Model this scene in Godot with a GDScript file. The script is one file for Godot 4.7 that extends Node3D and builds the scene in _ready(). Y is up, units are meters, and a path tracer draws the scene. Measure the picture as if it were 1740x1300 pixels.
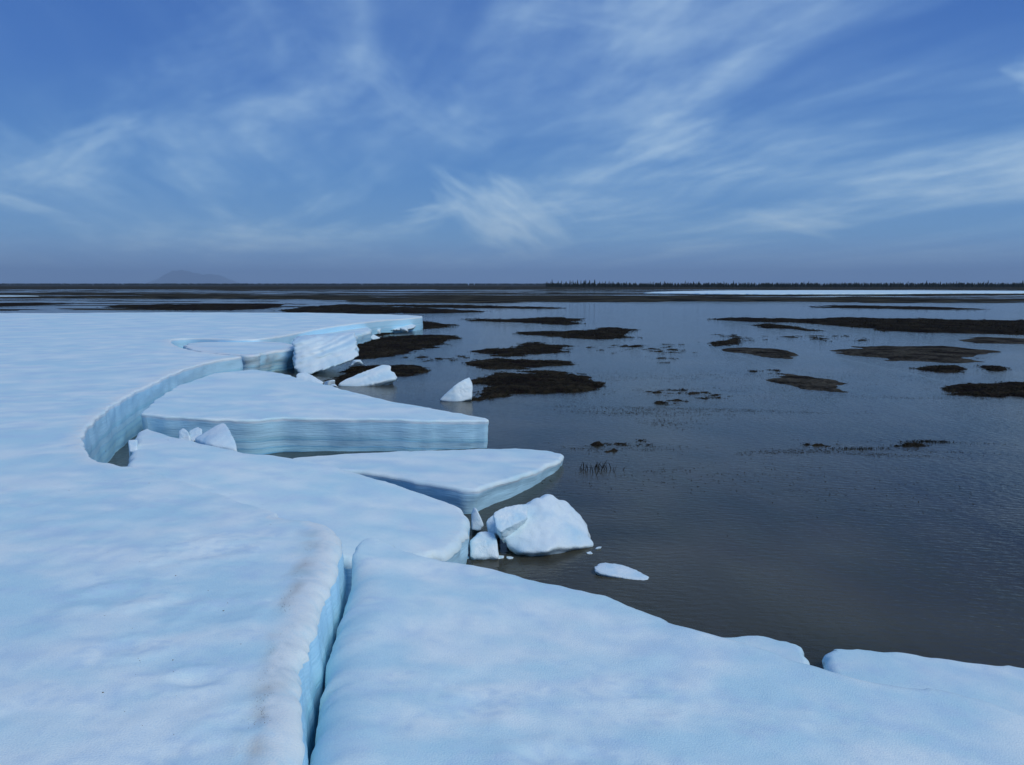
extends Node3D

# Broken river ice along a dark tidal marsh under thin cirrus. y = 0 is the water surface, x to the right, -z away.

const OUT = {
	"shelf": [-30.467, -45.333, -25.757, -46.312, -20.839, -47.335, -14.103, -46.818, -9.357, -44.858, -5.023, -42.207, -4.651, -39.85, -5.299, -38.078, -6.114, -36.769, -6.49, -35.253, -6.91, -33.071, -7.367, -30.694, -7.561, -27.884, -7.544, -24.944, -7.817, -23.432, -8.498, -23.303, -9.758, -23.96, -10.501, -23.96, -10.372, -22.926, -9.238, -20.792, -7.946, -19.104, -6.837, -18.122, -6.29, -17.968, -6.573, -17.235, -6.605, -15.696, -6.332, -13.746, -5.914, -11.807, -5.572, -10.446, -5.203, -9.319, -4.883, -8.512, -4.642, -8.015, -4.232, -7.433, -3.933, -7.024, -3.839, -7.024, -3.561, -6.859, -2.873, -6.344, -2.166, -5.782, -1.689, -5.35, -1.372, -5.28, -1.21, -5.104, -1.104, -4.808, -1.048, -4.392, -1.027, -3.99, -0.992, -3.618, -0.949, -3.307, -0.898, -3.042, -0.84, -2.815, -0.776, -2.617, -0.737, -2.443, -0.667, -2.153, -0.478, -1.434, -0.72, 1.5, -0.9, 4, -30, 4, -75, -20, -75, -45],
	"slab3": [-4.489, -8.98, -3.762, -8.368, -2.906, -7.82, -2.218, -7.782, -1.602, -7.476, -0.955, -7.057, -0.486, -6.768, -0.363, -6.489, -0.359, -6.224, -0.443, -5.511, -0.59, -5.427, -0.771, -5.32, -1.262, -5.052, -1.436, -5.42, -1.806, -5.637, -2.356, -5.666, -3.322, -6.23, -3.636, -6.981, -3.949, -7.735],
	"slab1": [-5.091, -10.285, -5.458, -11.452, -5.8, -13.013, -5.905, -14.838, -5.427, -15.818, -4.816, -15.433, -3.93, -14.375, -2.237, -12.414, -1.164, -11.406, -0.356, -10.768, -0.309, -10.631, -0.374, -10.572, -1.391, -10.402, -3.168, -10.334, -3.568, -10.081, -4.286, -10.096],
	"slab2": [-2.646, -8.571, -2.196, -8.953, -1.269, -9.44, -0.237, -9.982, 0.237, -10.014, 0.623, -9.841, 0.697, -9.685, 0.652, -9.462, 0.384, -8.818, 0.064, -8.109, -0.215, -7.724, -0.375, -7.365, -0.781, -7.551, -1.388, -7.948, -1.727, -8.062, -2.327, -7.928],
	"fore": [-1.037, -4.722, -1.041, -4.854, -1.019, -4.981, -0.96, -5.026, -0.858, -4.971, -0.661, -4.837, -0.39, -4.847, -0.038, -4.708, 0.22, -4.526, 0.357, -4.506, 0.396, -4.455, 0.601, -4.362, 0.782, -4.189, 0.949, -4.021, 1.167, -3.864, 1.331, -3.786, 1.563, -3.595, 1.745, -3.48, 1.866, -3.435, 2.046, -3.452, 2.172, -3.377, 2.278, -3.325, 2.357, -3.199, 2.585, -3.017, 3.6, -1.2, 3.6, 4, -0.2, 4, -0.45, 1.5, -0.477, -1.544, -0.677, -2.305, -0.771, -2.608, -0.797, -2.745, -0.831, -2.955, -0.876, -3.238, -0.914, -3.515, -0.95, -3.841, -0.984, -4.22, -1.016, -4.549],
	"ledge1": [1.229, -4.566, 1.374, -4.549, 1.594, -4.541, 1.651, -4.493, 1.737, -4.477, 1.79, -4.414, 1.763, -4.28, 1.719, -4.019, 1.355, -4.019, 0.985, -4.294],
	"ledge2": [1.901, -4.369, 1.957, -4.391, 2.173, -4.354, 2.426, -4.294, 2.734, -4.222, 2.969, -4.159, 3.43, -4.052, 3.047, -3.228, 2.07, -3.409, 1.765, -3.894, 1.813, -4.187],
	"sunk": [-9.356, -21.504, -9.809, -23.056, -9.552, -23.666, -7.94, -23.791, -6.802, -23.056, -6.312, -22.143, -6.04, -21.299, -6.321, -20.33, -6.545, -18.948, -7.41, -19.444, -8.301, -20.146],
	"back": [-8.541, -30.19, -8.275, -34.476, -7.526, -36.008, -6.857, -36.008, -5.885, -32.192, -5.967, -30.19, -5.815, -27.769, -6.798, -26.552, -7.969, -27.769],
	"farice": [33.874, -209.531, 66.672, -279.457, 104.041, -314.42, 152.432, -314.42, 181.076, -270.434, 217.76, -261.975, 171.352, -206.092, 135.807, -202.764, 113.041, -201.14, 82.549, -184.852, 53.689, -183.5, 42.676, -197.969],
	"farice2": [-112.711, -160.804, -105.826, -165.541, -95.732, -156.329, -92.894, -143.545, -98.622, -140.669],
	"islet0": [-3.524, -52.391, -2.968, -54.852, -1.443, -53.348, 0, -52.391, 2.52, -54.342, 3.781, -54.342, 5.02, -48.073, 4.812, -44.409, 2.406, -44.409, 0.366, -47.293, -1.89, -48.879],
	"islet1": [0.055, -35.688, 0.884, -38.024, 3.388, -38.024, 4.274, -42.466, 6.338, -43.094, 6.186, -38.024, 5.345, -33.62, 3.659, -31.432, 2.062, -33.235, 0.791, -34.014],
	"islet2": [-1.378, -27.282, -0.436, -28.077, 0, -30.765, 1.448, -31.095, 2.643, -28.353, 1.907, -25.818, 0.592, -25.364, -0.577, -24.712],
	"islet3": [-1.842, -21.893, -1.27, -23.312, -0.184, -23.696, 2.07, -23.125, 1.546, -21.564, 0, -20.487, -1.142, -20.935],
	"islet4": [-1.068, -18.744, -0.617, -19.78, 0.551, -20.198, 1.554, -19.918, 2.089, -19.12, 1.92, -17.81, 2.11, -16.863, 1.521, -16.193, 0.769, -16.379, 0.123, -15.745, -0.646, -14.997, -0.868, -16.569],
	"islet5": [-6.351, -29.212, -5.997, -33.62, -4.919, -35.254, -3.641, -36.132, -2.348, -34.418, -2.268, -30.765, -2.916, -27.807, -3.55, -25.364, -4.242, -23.696, -5.287, -21.893],
	"islet6": [-5.104, -18.15, -4.47, -21.245, -3.093, -22.061, -2.151, -21.564, -2.083, -19.78, -2.537, -19.12, -3.302, -18.383, -4.136, -17.065],
	"islet7": [-8.166, -39.045, -7.065, -48.073, -5.575, -49.712, -2.902, -43.094, -4.096, -40.684, -5.444, -39.045, -5.997, -33.62],
	"islet8": [12.557, -52.391, 14.912, -54.342, 16.909, -53.348, 20.296, -51.466, 23.107, -54.852, 24.952, -53.348, 33.448, -49.712, 38.94, -48.879, 28.149, -35.254, 24.066, -35.688, 22.4, -36.587, 19.148, -38.024, 19.169, -41.261, 18.282, -43.742, 17.561, -47.293, 15.5, -48.879],
	"islet9": [13.542, -43.742, 15.482, -46.537, 15.912, -43.742, 16.483, -39.045, 14.729, -38.024, 14.392, -40.402, 13.074, -40.684],
	"islet10": [19.064, -32.858, 20.815, -34.418, 22.426, -33.235, 24.428, -32.13, 22.01, -28.92, 20.137, -29.814, 18.385, -30.765],
	"islet11": [7.561, -30.441, 9.151, -33.235, 10.299, -33.62, 10.049, -31.432, 8.647, -28.92, 7.488, -28.353],
	"islet12": [6.996, -27.282, 8.07, -28.077, 9.924, -28.077, 10.07, -27.282, 9.368, -23.696, 8.911, -23.125, 7.995, -23.892, 8.029, -25.818],
	"islet13": [10.947, -25.364, 12.541, -28.077, 14.064, -29.212, 15.81, -29.51, 16.634, -27.807, 17.595, -27.282, 17.411, -26.289, 15.631, -24.502, 13.502, -23.125, 11.605, -22.58, 10.865, -24.502],
	"islet14": [11.276, -21.089, 12.696, -21.727, 12.859, -20.935, 11.652, -19.918, 11.184, -20.198],
	"islet15": [13.19, -21.564, 14.091, -22.061, 13.853, -20.784, 13.007, -20.341],
	"islet16": [6.146, -18.744, 6.897, -19.645, 7.302, -19.918, 8.049, -18.744, 8.253, -17.483, 7.606, -17.065, 7.279, -15.921, 6.97, -16.193, 6.308, -17.168],
	"islet17": [9.189, -16.473, 9.856, -17.272, 10.715, -17.81, 12.257, -18.035, 13.638, -17.81, 11.7, -15.238, 10.553, -15.488, 9.773, -15.404, 9.049, -15.832],
	"islet18": [-44.106, -81.656, -43.24, -91.899, -38.278, -91.899, -28.537, -94.873, -24.628, -83.998, -24.952, -73.462, -29.164, -69.95, -37.224, -75.353],
	"islet19": [-20.621, -66.757, -22.683, -83.998, -20.163, -93.363, -16.679, -86.476, -9.196, -79.442, -4.979, -71.663, -1.547, -66.757, -7.239, -62.478, -13.031, -62.478],
	"islet20": [-18.559, -89.106, -10.802, -93.363, -0.667, -86.476, 8.059, -77.343, 1.723, -74.395, -6.566, -77.343],
	"islet21": [-70.318, -98.045, -60.489, -103.22, -55.035, -96.433, -54.571, -85.219, -58.599, -81.656],
	"islet22": [29.614, -81.656, 38.387, -90.481, 44.699, -86.476, 48.202, -73.462, 41.586, -69.95, 36.642, -75.353],
	"islet23": [2.366, -17.81, 4.211, -17.377, 5.155, -15.488, 3.8, -14.687, 2.769, -13.562, 2.418, -14.687],
	"islet24": [4.763, -29.212, 6.829, -31.432, 6.89, -27.282, 5.584, -22.404, 3.911, -20.057, 3.902, -23.312],
	"islet25": [1.003, -11.058, 1.724, -11.512, 2.376, -11.372, 2.103, -10.439, 1.202, -10.136],
	"islet26": [3.252, -10.558, 4.013, -11.058, 4.752, -11.372, 5.258, -11.015, 4.309, -10.286, 3.471, -10.21],
	"islet27": [5.136, -10.844, 6.186, -11.372, 6.62, -11.191, 6.445, -10.598, 5.323, -10.362],
	"islet28": [6.028, -20.341, 7.12, -21.245, 7.614, -20.341, 6.332, -17.81, 5.742, -18.15],
	"islet29": [7.561, -36.132, 12.667, -38.024, 15.578, -35.254, 17.199, -32.13, 12.655, -30.765, 8.411, -32.858],
	"islet30": [-4.312, -24.092, -3.474, -26.289, -1.578, -25.364, -0.75, -24.092, -1.876, -21.893, -3.29, -22.231],
	"islet31": [1.944, -27.807, 4.537, -30.765, 6.415, -29.51, 4.931, -25.364, 2.679, -22.94],
}
const CHUNK = {
	"boulder": [-0.101, 0.141, -6.308, 0.01, 0.055, -6.211, 0.189, 0.046, -6.163, 0.403, 0.074, -6.26, 0.721, 0.01, -6.5, 0.305, 0.399, -6.837, 0.177, 0.354, -6.741, 0.509, 0.287, -6.934, 0.724, 0.103, -6.693, 0.01, 0.236, -6.5, 0.059, -0.024, -7.319, 0.665, 0.007, -7.223, 0.108, -0.327, -6.693, 0.63, -0.308, -6.789],
	"boulder_cap": [-0.158, 0.354, -6.379, -0.052, 0.378, -6.473, 0.141, 0.366, -6.568, 0.133, 0.292, -6.407, -0.09, 0.227, -6.237, -0.14, 0.252, -6.256, -0.071, 0.08, -6.332, -0.142, 0.106, -6.568, 0.106, 0.118, -6.615, 0.054, 0.297, -6.709],
	"lump_a": [-0.238, 0.2, -6.597, -0.17, 0.251, -6.645, -0.1, 0.233, -6.597, -0.104, 0.113, -6.5, -0.21, 0.107, -6.548, -0.203, -0.002, -6.645, -0.109, -0.024, -6.789, -0.136, 0.184, -6.789],
	"spike": [-0.357, 0.25, -6.887, -0.322, 0.242, -6.838, -0.255, 0.106, -6.771, -0.297, 0.054, -6.742, -0.374, 0.066, -6.771, -0.384, 0.193, -6.868, -0.359, 0.178, -7.032, -0.291, -0.004, -6.984, -0.381, -0.004, -6.984],
	"lump_b": [-0.281, 0.188, -6.369, -0.168, 0.178, -6.369, -0.126, 0.137, -6.272, -0.109, 0.023, -6.157, -0.346, 0.02, -6.137, -0.37, 0.133, -6.224, -0.305, 0.103, -6.562, -0.147, 0.081, -6.562, -0.354, -0.109, -6.272, -0.121, -0.109, -6.272],
	"fragment": [0.641, 0.041, -5.843, 0.714, 0.056, -5.985, 0.914, 0.044, -5.966, 1.105, 0.006, -5.795, 1.07, -0.019, -5.7, 0.883, -0.004, -5.747, 0.702, 0.026, -5.795, 0.76, 0.053, -5.89, 0.899, 0.044, -5.861, 0.715, -0.086, -5.89, 1.032, -0.097, -5.795],
	"block_j": [-1.475, 0.006, -15.05, -1.114, -0.014, -14.95, -0.814, 0.03, -15.05, -0.784, 0.296, -15.2, -0.875, 0.445, -15.35, -0.985, 0.416, -15.2, -1.157, 0.309, -15.1, -1.442, -0.016, -15.6, -0.861, 0.31, -15.75, -0.827, -0.111, -15.5, -1.193, -0.125, -15.2],
	"block_k": [-4.045, -0.008, -17.3, -3.815, 0.178, -17.45, -3.323, 0.27, -17.6, -2.989, 0.479, -17.85, -2.893, 0.451, -17.85, -2.686, 0.152, -17.55, -3.119, 0.067, -17.35, -3.643, -0.029, -17.25, -3.265, 0.258, -18.2, -2.799, 0.056, -18.1, -3.919, -0.06, -17.9, -3.031, -0.159, -17.6, -3.72, -0.201, -17.6],
	"chunk_l": [-5.097, 0.247, -17.8, -4.887, 0.264, -17.9, -4.453, 0.064, -17.7, -4.351, 0.006, -17.5, -4.857, 0.006, -17.5, -5.089, 0.049, -17.6, -5.001, 0.103, -18.3, -4.625, -0.1, -18.2],
	"block_m": [-5.859, 0.863, -20.3, -5.866, 0.934, -20.9, -5.119, 0.941, -21.3, -4.457, 0.99, -21.3, -4.191, 0.729, -20.6, -4.086, 0.429, -20.2, -4.236, 0.323, -20, -4.773, 0.162, -19.75, -5.463, -0.001, -19.55, -5.701, 0.096, -19.65, -6.227, 0.828, -22, -4.688, 0.905, -22.4, -4.482, 0.348, -22, -6.257, 0.005, -22],
	"block_q": [-6.658, 0.099, -37.2, -6.52, 0.404, -38.3, -5.431, 0.445, -39, -4.803, 0.3, -38.3, -4.937, 0.197, -37.5, -5.703, 0.094, -36.8, -5.572, 0.304, -40, -6.882, 0.146, -39.5, -5.015, 0.053, -39],
	"plate_q": [-6.545, 0.394, -38.8, -6.368, 0.45, -39.2, -4.78, 0.314, -38.6, -4.876, 0.236, -38.4, -5.515, 0.385, -39.6, -6.524, 0.253, -39.2],
	"debris": [-7.231, 0.521, -38, -7.009, 0.562, -38.4, -6.767, 0.483, -38.2, -6.551, 0.221, -37.6, -6.715, 0.099, -37.2, -7.072, 0.337, -37.6, -7.15, 0.184, -38.8, -6.817, 0.076, -38.6],
	"wedge": [-3.471, 0.68, -8.95, -3.404, 0.674, -8.9, -3.233, 0.619, -8.6, -3.069, 0.467, -8.35, -3.728, 0.52, -8.75, -3.436, 0.53, -8.4, -3.572, 0.525, -9.35, -3.889, 0.408, -9.3, -3.154, 0.137, -8.45, -3.616, 0.168, -8.6, -3.503, 0.02, -9.2, -3.828, 0.094, -9.2],
	"crumb_a": [-4.132, 0.514, -9.25, -4.087, 0.542, -9.3, -3.974, 0.502, -9.2, -3.915, 0.397, -9.1, -4.089, 0.387, -9.15, -4.178, 0.443, -9.5, -4.07, 0.274, -9.4, -4.198, 0.236, -9.4],
	"crumb_b": [-4.031, 0.497, -9.3, -3.923, 0.555, -9.35, -3.853, 0.527, -9.3, -3.803, 0.46, -9.15, -3.915, 0.397, -9.1, -4.047, 0.447, -9.6, -4.028, 0.236, -9.4, -3.907, 0.274, -9.4],
	"crumb_c": [-3.988, 0.704, -7.75, -3.895, 0.717, -7.75, -3.847, 0.602, -7.65, -3.932, 0.608, -7.65, -4.085, 0.657, -7.95, -3.99, 0.663, -7.95, -3.93, 0.461, -7.8, -4.01, 0.461, -7.8],
	"crumb_d": [-1.854, 0.244, -8.35, -1.798, 0.266, -8.4, -1.745, 0.266, -8.4, -1.712, 0.243, -8.3, -1.768, 0.222, -8.25, -1.807, 0.189, -8.6, -1.886, 0.181, -8.55],
	"rub0": [-4.327, -0.004, -17.336, -4.361, -0.013, -17.334, -4.042, 0.167, -17.208, -4.333, 0.102, -17.378, -4.354, -0.003, -17.4, -4.038, 0.174, -17.193, -4.091, 0.018, -17.366, -4.164, 0.15, -17.176, -4.058, -0.008, -17.263, -4.145, 0.095, -17.412, -4.228, -0.007, -17.148],
	"rub1": [-3.937, 0.06, -16.937, -3.927, 0.063, -16.83, -3.94, 0.054, -16.916, -3.995, 0.045, -16.962, -4.06, 0.094, -16.984, -4.117, 0.07, -16.94, -4.009, 0.05, -16.929, -3.908, 0.014, -16.916, -4.083, 0.07, -16.941, -4.049, 0.085, -16.933, -4.004, 0.105, -16.973],
	"rub2": [-4.19, 0.228, -19.519, -3.988, 0.23, -19.651, -4.148, 0.277, -19.739, -3.958, 0.37, -19.462, -3.945, 0.384, -19.746, -4.107, 0.385, -19.516, -4.063, 0.38, -19.563, -3.914, 0.242, -19.694, -4.051, 0.209, -19.636, -3.862, 0.25, -19.749, -4.196, 0.216, -19.514],
	"rub3": [-5.881, 0.048, -32.18, -5.549, 0.09, -32.13, -6.043, -0.025, -32.148, -5.712, 0.004, -32.205, -5.812, 0.035, -31.778, -6.009, 0.123, -31.878, -5.856, 0.266, -32.01, -5.945, 0.086, -32.207, -5.849, 0.035, -31.826, -5.63, 0.113, -32.209, -5.939, 0.033, -32.13],
	"rub4": [-6.799, 0.22, -36.24, -6.944, 0.248, -35.956, -6.189, 0.002, -35.731, -6.46, 0.183, -35.836, -6.588, -0.144, -36.194, -6.283, 0.234, -35.716, -6.715, 0.121, -35.799, -6.469, 0.195, -35.981, -6.459, 0.134, -36.155, -6.244, 0.261, -36.285, -6.205, 0.264, -35.887],
	"rub5": [-7.412, 0.576, -33.21, -6.788, 0.485, -33.247, -7.329, 0.472, -32.961, -6.938, 0.587, -33.158, -7.44, 0.585, -33.274, -6.85, 0.267, -32.826, -6.913, 0.568, -32.972, -6.848, 0.301, -32.903, -7.218, 0.573, -32.846, -7.123, 0.429, -33.267, -7.419, 0.456, -33.006],
	"rub6": [-6.893, 0.405, -36.222, -7.263, 0.474, -35.986, -7.522, 0.504, -35.799, -7.467, 0.378, -36.073, -6.95, 0.278, -36.163, -7.171, 0.559, -36.249, -7.446, 0.411, -35.763, -7.152, 0.331, -35.78, -6.958, 0.173, -35.766, -7.386, 0.274, -35.793, -7.219, 0.487, -36.204],
	"rub7": [-4.961, 0.061, -36.176, -5.19, 0.118, -35.979, -4.943, 0.249, -36.248, -5.3, 0.191, -36.007, -5.057, 0.17, -36.213, -5.34, 0.297, -36.072, -5.026, 0.346, -35.936, -5.08, 0.214, -36.094, -4.938, 0.164, -35.793, -5.304, 0.304, -35.856, -5.119, 0.155, -36.181],
	"brash0": [-0.067, -0.009, -6.854, -0.129, -0.022, -6.9, -0.064, -0.017, -6.833, -0.106, 0.002, -6.882, -0.082, -0.022, -6.877, -0.051, -0.017, -6.855, -0.11, -0.012, -6.911, -0.14, 0.02, -6.839, -0.064, 0.013, -6.828, -0.127, 0.002, -6.869, -0.086, 0.019, -6.845],
	"brash1": [-0.134, -0.017, -6.691, -0.158, 0.008, -6.694, -0.145, -0.01, -6.67, -0.18, 0.002, -6.673, -0.156, -0.009, -6.723, -0.186, 0.004, -6.665, -0.14, -0.006, -6.71, -0.146, -0.01, -6.709, -0.212, -0.014, -6.699, -0.156, 0.003, -6.713, -0.136, 0.003, -6.728],
	"brash2": [-0.094, 0.015, -6.704, -0.036, 0.002, -6.747, -0.093, -0.01, -6.752, -0.036, 0.012, -6.718, -0.089, -0.01, -6.748, -0.034, -0.013, -6.717, -0.053, 0, -6.706, -0.081, -0, -6.757, -0.092, -0.017, -6.747, -0.091, -0.016, -6.704, -0.079, 0.012, -6.722],
	"brash3": [-0.373, 0.004, -6.187, -0.362, 0.007, -6.215, -0.376, 0.007, -6.215, -0.39, -0.014, -6.195, -0.392, -0.018, -6.242, -0.362, -0.011, -6.226, -0.377, 0.012, -6.231, -0.399, -0.004, -6.252, -0.362, -0.02, -6.187, -0.417, -0.014, -6.195, -0.366, -0.012, -6.215],
	"brash4": [0.756, 0.007, -6.475, 0.783, 0.018, -6.437, 0.79, 0.016, -6.461, 0.784, 0.012, -6.446, 0.727, 0.003, -6.422, 0.742, 0.004, -6.423, 0.765, -0.02, -6.442, 0.738, 0.012, -6.44, 0.742, 0.014, -6.443, 0.745, 0.012, -6.424, 0.788, 0.013, -6.441],
	"brash5": [-0.005, 0.002, -6.217, 0.017, -0.007, -6.248, -0.004, -0.002, -6.216, -0.013, -0.011, -6.24, -0.052, 0.009, -6.191, -0.005, -0.016, -6.186, 0.005, -0.001, -6.254, 0.006, 0.003, -6.21, -0.056, 0.007, -6.251, -0.022, -0.015, -6.229, 0.009, 0.008, -6.197],
	"brash6": [-0.118, -0.007, -6.21, -0.141, -0.006, -6.18, -0.078, 0.014, -6.235, -0.083, 0.011, -6.202, -0.106, -0.016, -6.258, -0.066, 0.017, -6.237, -0.078, -0.006, -6.209, -0.07, -0.01, -6.209, -0.122, -0.001, -6.257, -0.121, -0.011, -6.185, -0.132, 0.01, -6.252],
	"brash7": [-0.407, -0.012, -6.431, -0.457, 0.013, -6.397, -0.413, -0.001, -6.43, -0.448, -0.003, -6.378, -0.46, -0.01, -6.387, -0.463, 0.014, -6.419, -0.434, 0.004, -6.383, -0.465, 0.01, -6.426, -0.424, -0.017, -6.391, -0.459, -0.011, -6.435, -0.449, -0.007, -6.378],
	"brash8": [0.68, -0.006, -6.305, 0.652, -0.01, -6.307, 0.702, 0.005, -6.305, 0.644, 0.012, -6.321, 0.683, 0.01, -6.357, 0.654, -0.013, -6.335, 0.676, 0, -6.341, 0.688, 0.01, -6.318, 0.643, -0.012, -6.35, 0.656, 0.001, -6.351, 0.681, -0.006, -6.341],
}

var noise := FastNoiseLite.new()
var fine := FastNoiseLite.new()
var M := {}
var used := {}
var rng := RandomNumberGenerator.new()

func _ready():
	rng.seed = 7
	# ---------------------------------------------------------------- camera, sky, sun, exposure
	var cam := Camera3D.new()
	cam.name = "camera"
	cam.fov = rad_to_deg(2.0 * atan(650.0 / 1290.0))
	cam.position = Vector3(0, 2.3, 0)
	cam.rotation.x = -atan2(165.0, 1290.0)
	cam.near = 0.05
	cam.far = 40000.0
	add_child(cam)
	setup_noise()
	var env := Environment.new()
	env.background_mode = Environment.BG_SKY
	var sky := Sky.new()
	var pano := PanoramaSkyMaterial.new()
	pano.panorama = ImageTexture.create_from_image(sky_image())
	sky.sky_material = pano
	env.sky = sky
	env.background_energy_multiplier = 1.0
	env.tonemap_mode = Environment.TONE_MAPPER_LINEAR
	env.tonemap_exposure = 1.1
	env.fog_enabled = true
	env.fog_density = 0.00008
	env.fog_light_color = Color(0.80, 0.91, 1.0)
	env.sdfgi_enabled = true
	env.ssao_enabled = true
	env.ssil_enabled = true
	var we := WorldEnvironment.new()
	we.name = "environment"
	we.environment = env
	add_child(we)
	var sun := DirectionalLight3D.new()
	sun.name = "sun"
	sun.light_energy = 0.5
	sun.light_color = Color(1.0, 0.985, 0.95)
	sun.light_angular_distance = 25.0
	sun.shadow_enabled = true
	sun.rotation_degrees = Vector3(-47, 53, 0)
	add_child(sun)
	# ---------------------------------------------------------------- setting
	setup_materials()
	build_ground()
	build_water()
	build_hills()
	print("setting ", Time.get_ticks_msec())
	# ---------------------------------------------------------------- ice sheets
	build_ice()
	print("ice ", Time.get_ticks_msec())
	build_chunks()
	print("chunks ", Time.get_ticks_msec())
	# ---------------------------------------------------------------- marsh
	build_islets()
	print("islets ", Time.get_ticks_msec())
	build_weeds()
	build_trees()
	print("done ", Time.get_ticks_msec())

# ==================================================================== small helpers
func setup_noise():
	noise.seed = 11
	noise.noise_type = FastNoiseLite.TYPE_SIMPLEX_SMOOTH
	noise.frequency = 1.0
	noise.fractal_type = FastNoiseLite.FRACTAL_FBM
	noise.fractal_octaves = 4
	fine.seed = 23
	fine.noise_type = FastNoiseLite.TYPE_SIMPLEX_SMOOTH
	fine.frequency = 1.0
	fine.fractal_type = FastNoiseLite.FRACTAL_NONE

func tag(o: Node, label: String, category: String, group := "", kind := ""):
	if label: o.set_meta("label", label)
	if category: o.set_meta("category", category)
	if group: o.set_meta("group", group)
	if kind: o.set_meta("kind", kind)

func numbered(called: String) -> String:
	var n: int = used.get(called, 0)
	used[called] = n + 1
	return called if n == 0 else "%s_%03d" % [called, n]

func put(called: String, mesh: Mesh, mats: Array, parent: Node = null) -> MeshInstance3D:
	var o := MeshInstance3D.new()
	o.name = called if parent else numbered(called)
	o.mesh = mesh
	for i in mats.size():
		o.set_surface_override_material(i, mats[i])
	if parent: parent.add_child(o, true)
	else: add_child(o)
	return o

func lin(r: float, g: float, b: float) -> Color:
	return Color(r, g, b).linear_to_srgb()

func sst(a: float, b: float, v: float) -> float:
	return smoothstep(a, b, v)

func outline(key: String) -> PackedVector2Array:
	var a: Array = OUT[key]
	var p := PackedVector2Array()
	for i in range(0, a.size(), 2):
		p.append(Vector2(a[i], a[i + 1]))
	return p

func noise_image(size: int, freq: float, octaves: int, sd: int, kind := FastNoiseLite.TYPE_SIMPLEX_SMOOTH) -> Image:
	var n := FastNoiseLite.new()
	n.seed = sd
	n.noise_type = kind
	n.frequency = freq
	n.fractal_type = FastNoiseLite.FRACTAL_FBM
	n.fractal_octaves = octaves
	return n.get_seamless_image(size, size, false, false, 0.12)

func ramp_image(src: Image, stops: Array) -> Image:
	# stops: [value, linear colour] pairs, rising
	var out := Image.create(src.get_width(), src.get_height(), false, Image.FORMAT_RGB8)
	var lut := []
	for i in 256:
		var v := i / 255.0
		var c: Color = stops[0][1]
		for k in range(1, stops.size()):
			if v >= stops[k - 1][0]:
				c = (stops[k - 1][1] as Color).lerp(stops[k][1], clampf((v - stops[k - 1][0]) / (stops[k][0] - stops[k - 1][0]), 0, 1))
		lut.append(c.linear_to_srgb())
	for y in src.get_height():
		for x in src.get_width():
			out.set_pixel(x, y, lut[int(src.get_pixel(x, y).r * 255.0)])
	return out

func tex(im: Image) -> ImageTexture:
	return ImageTexture.create_from_image(im)

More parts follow.
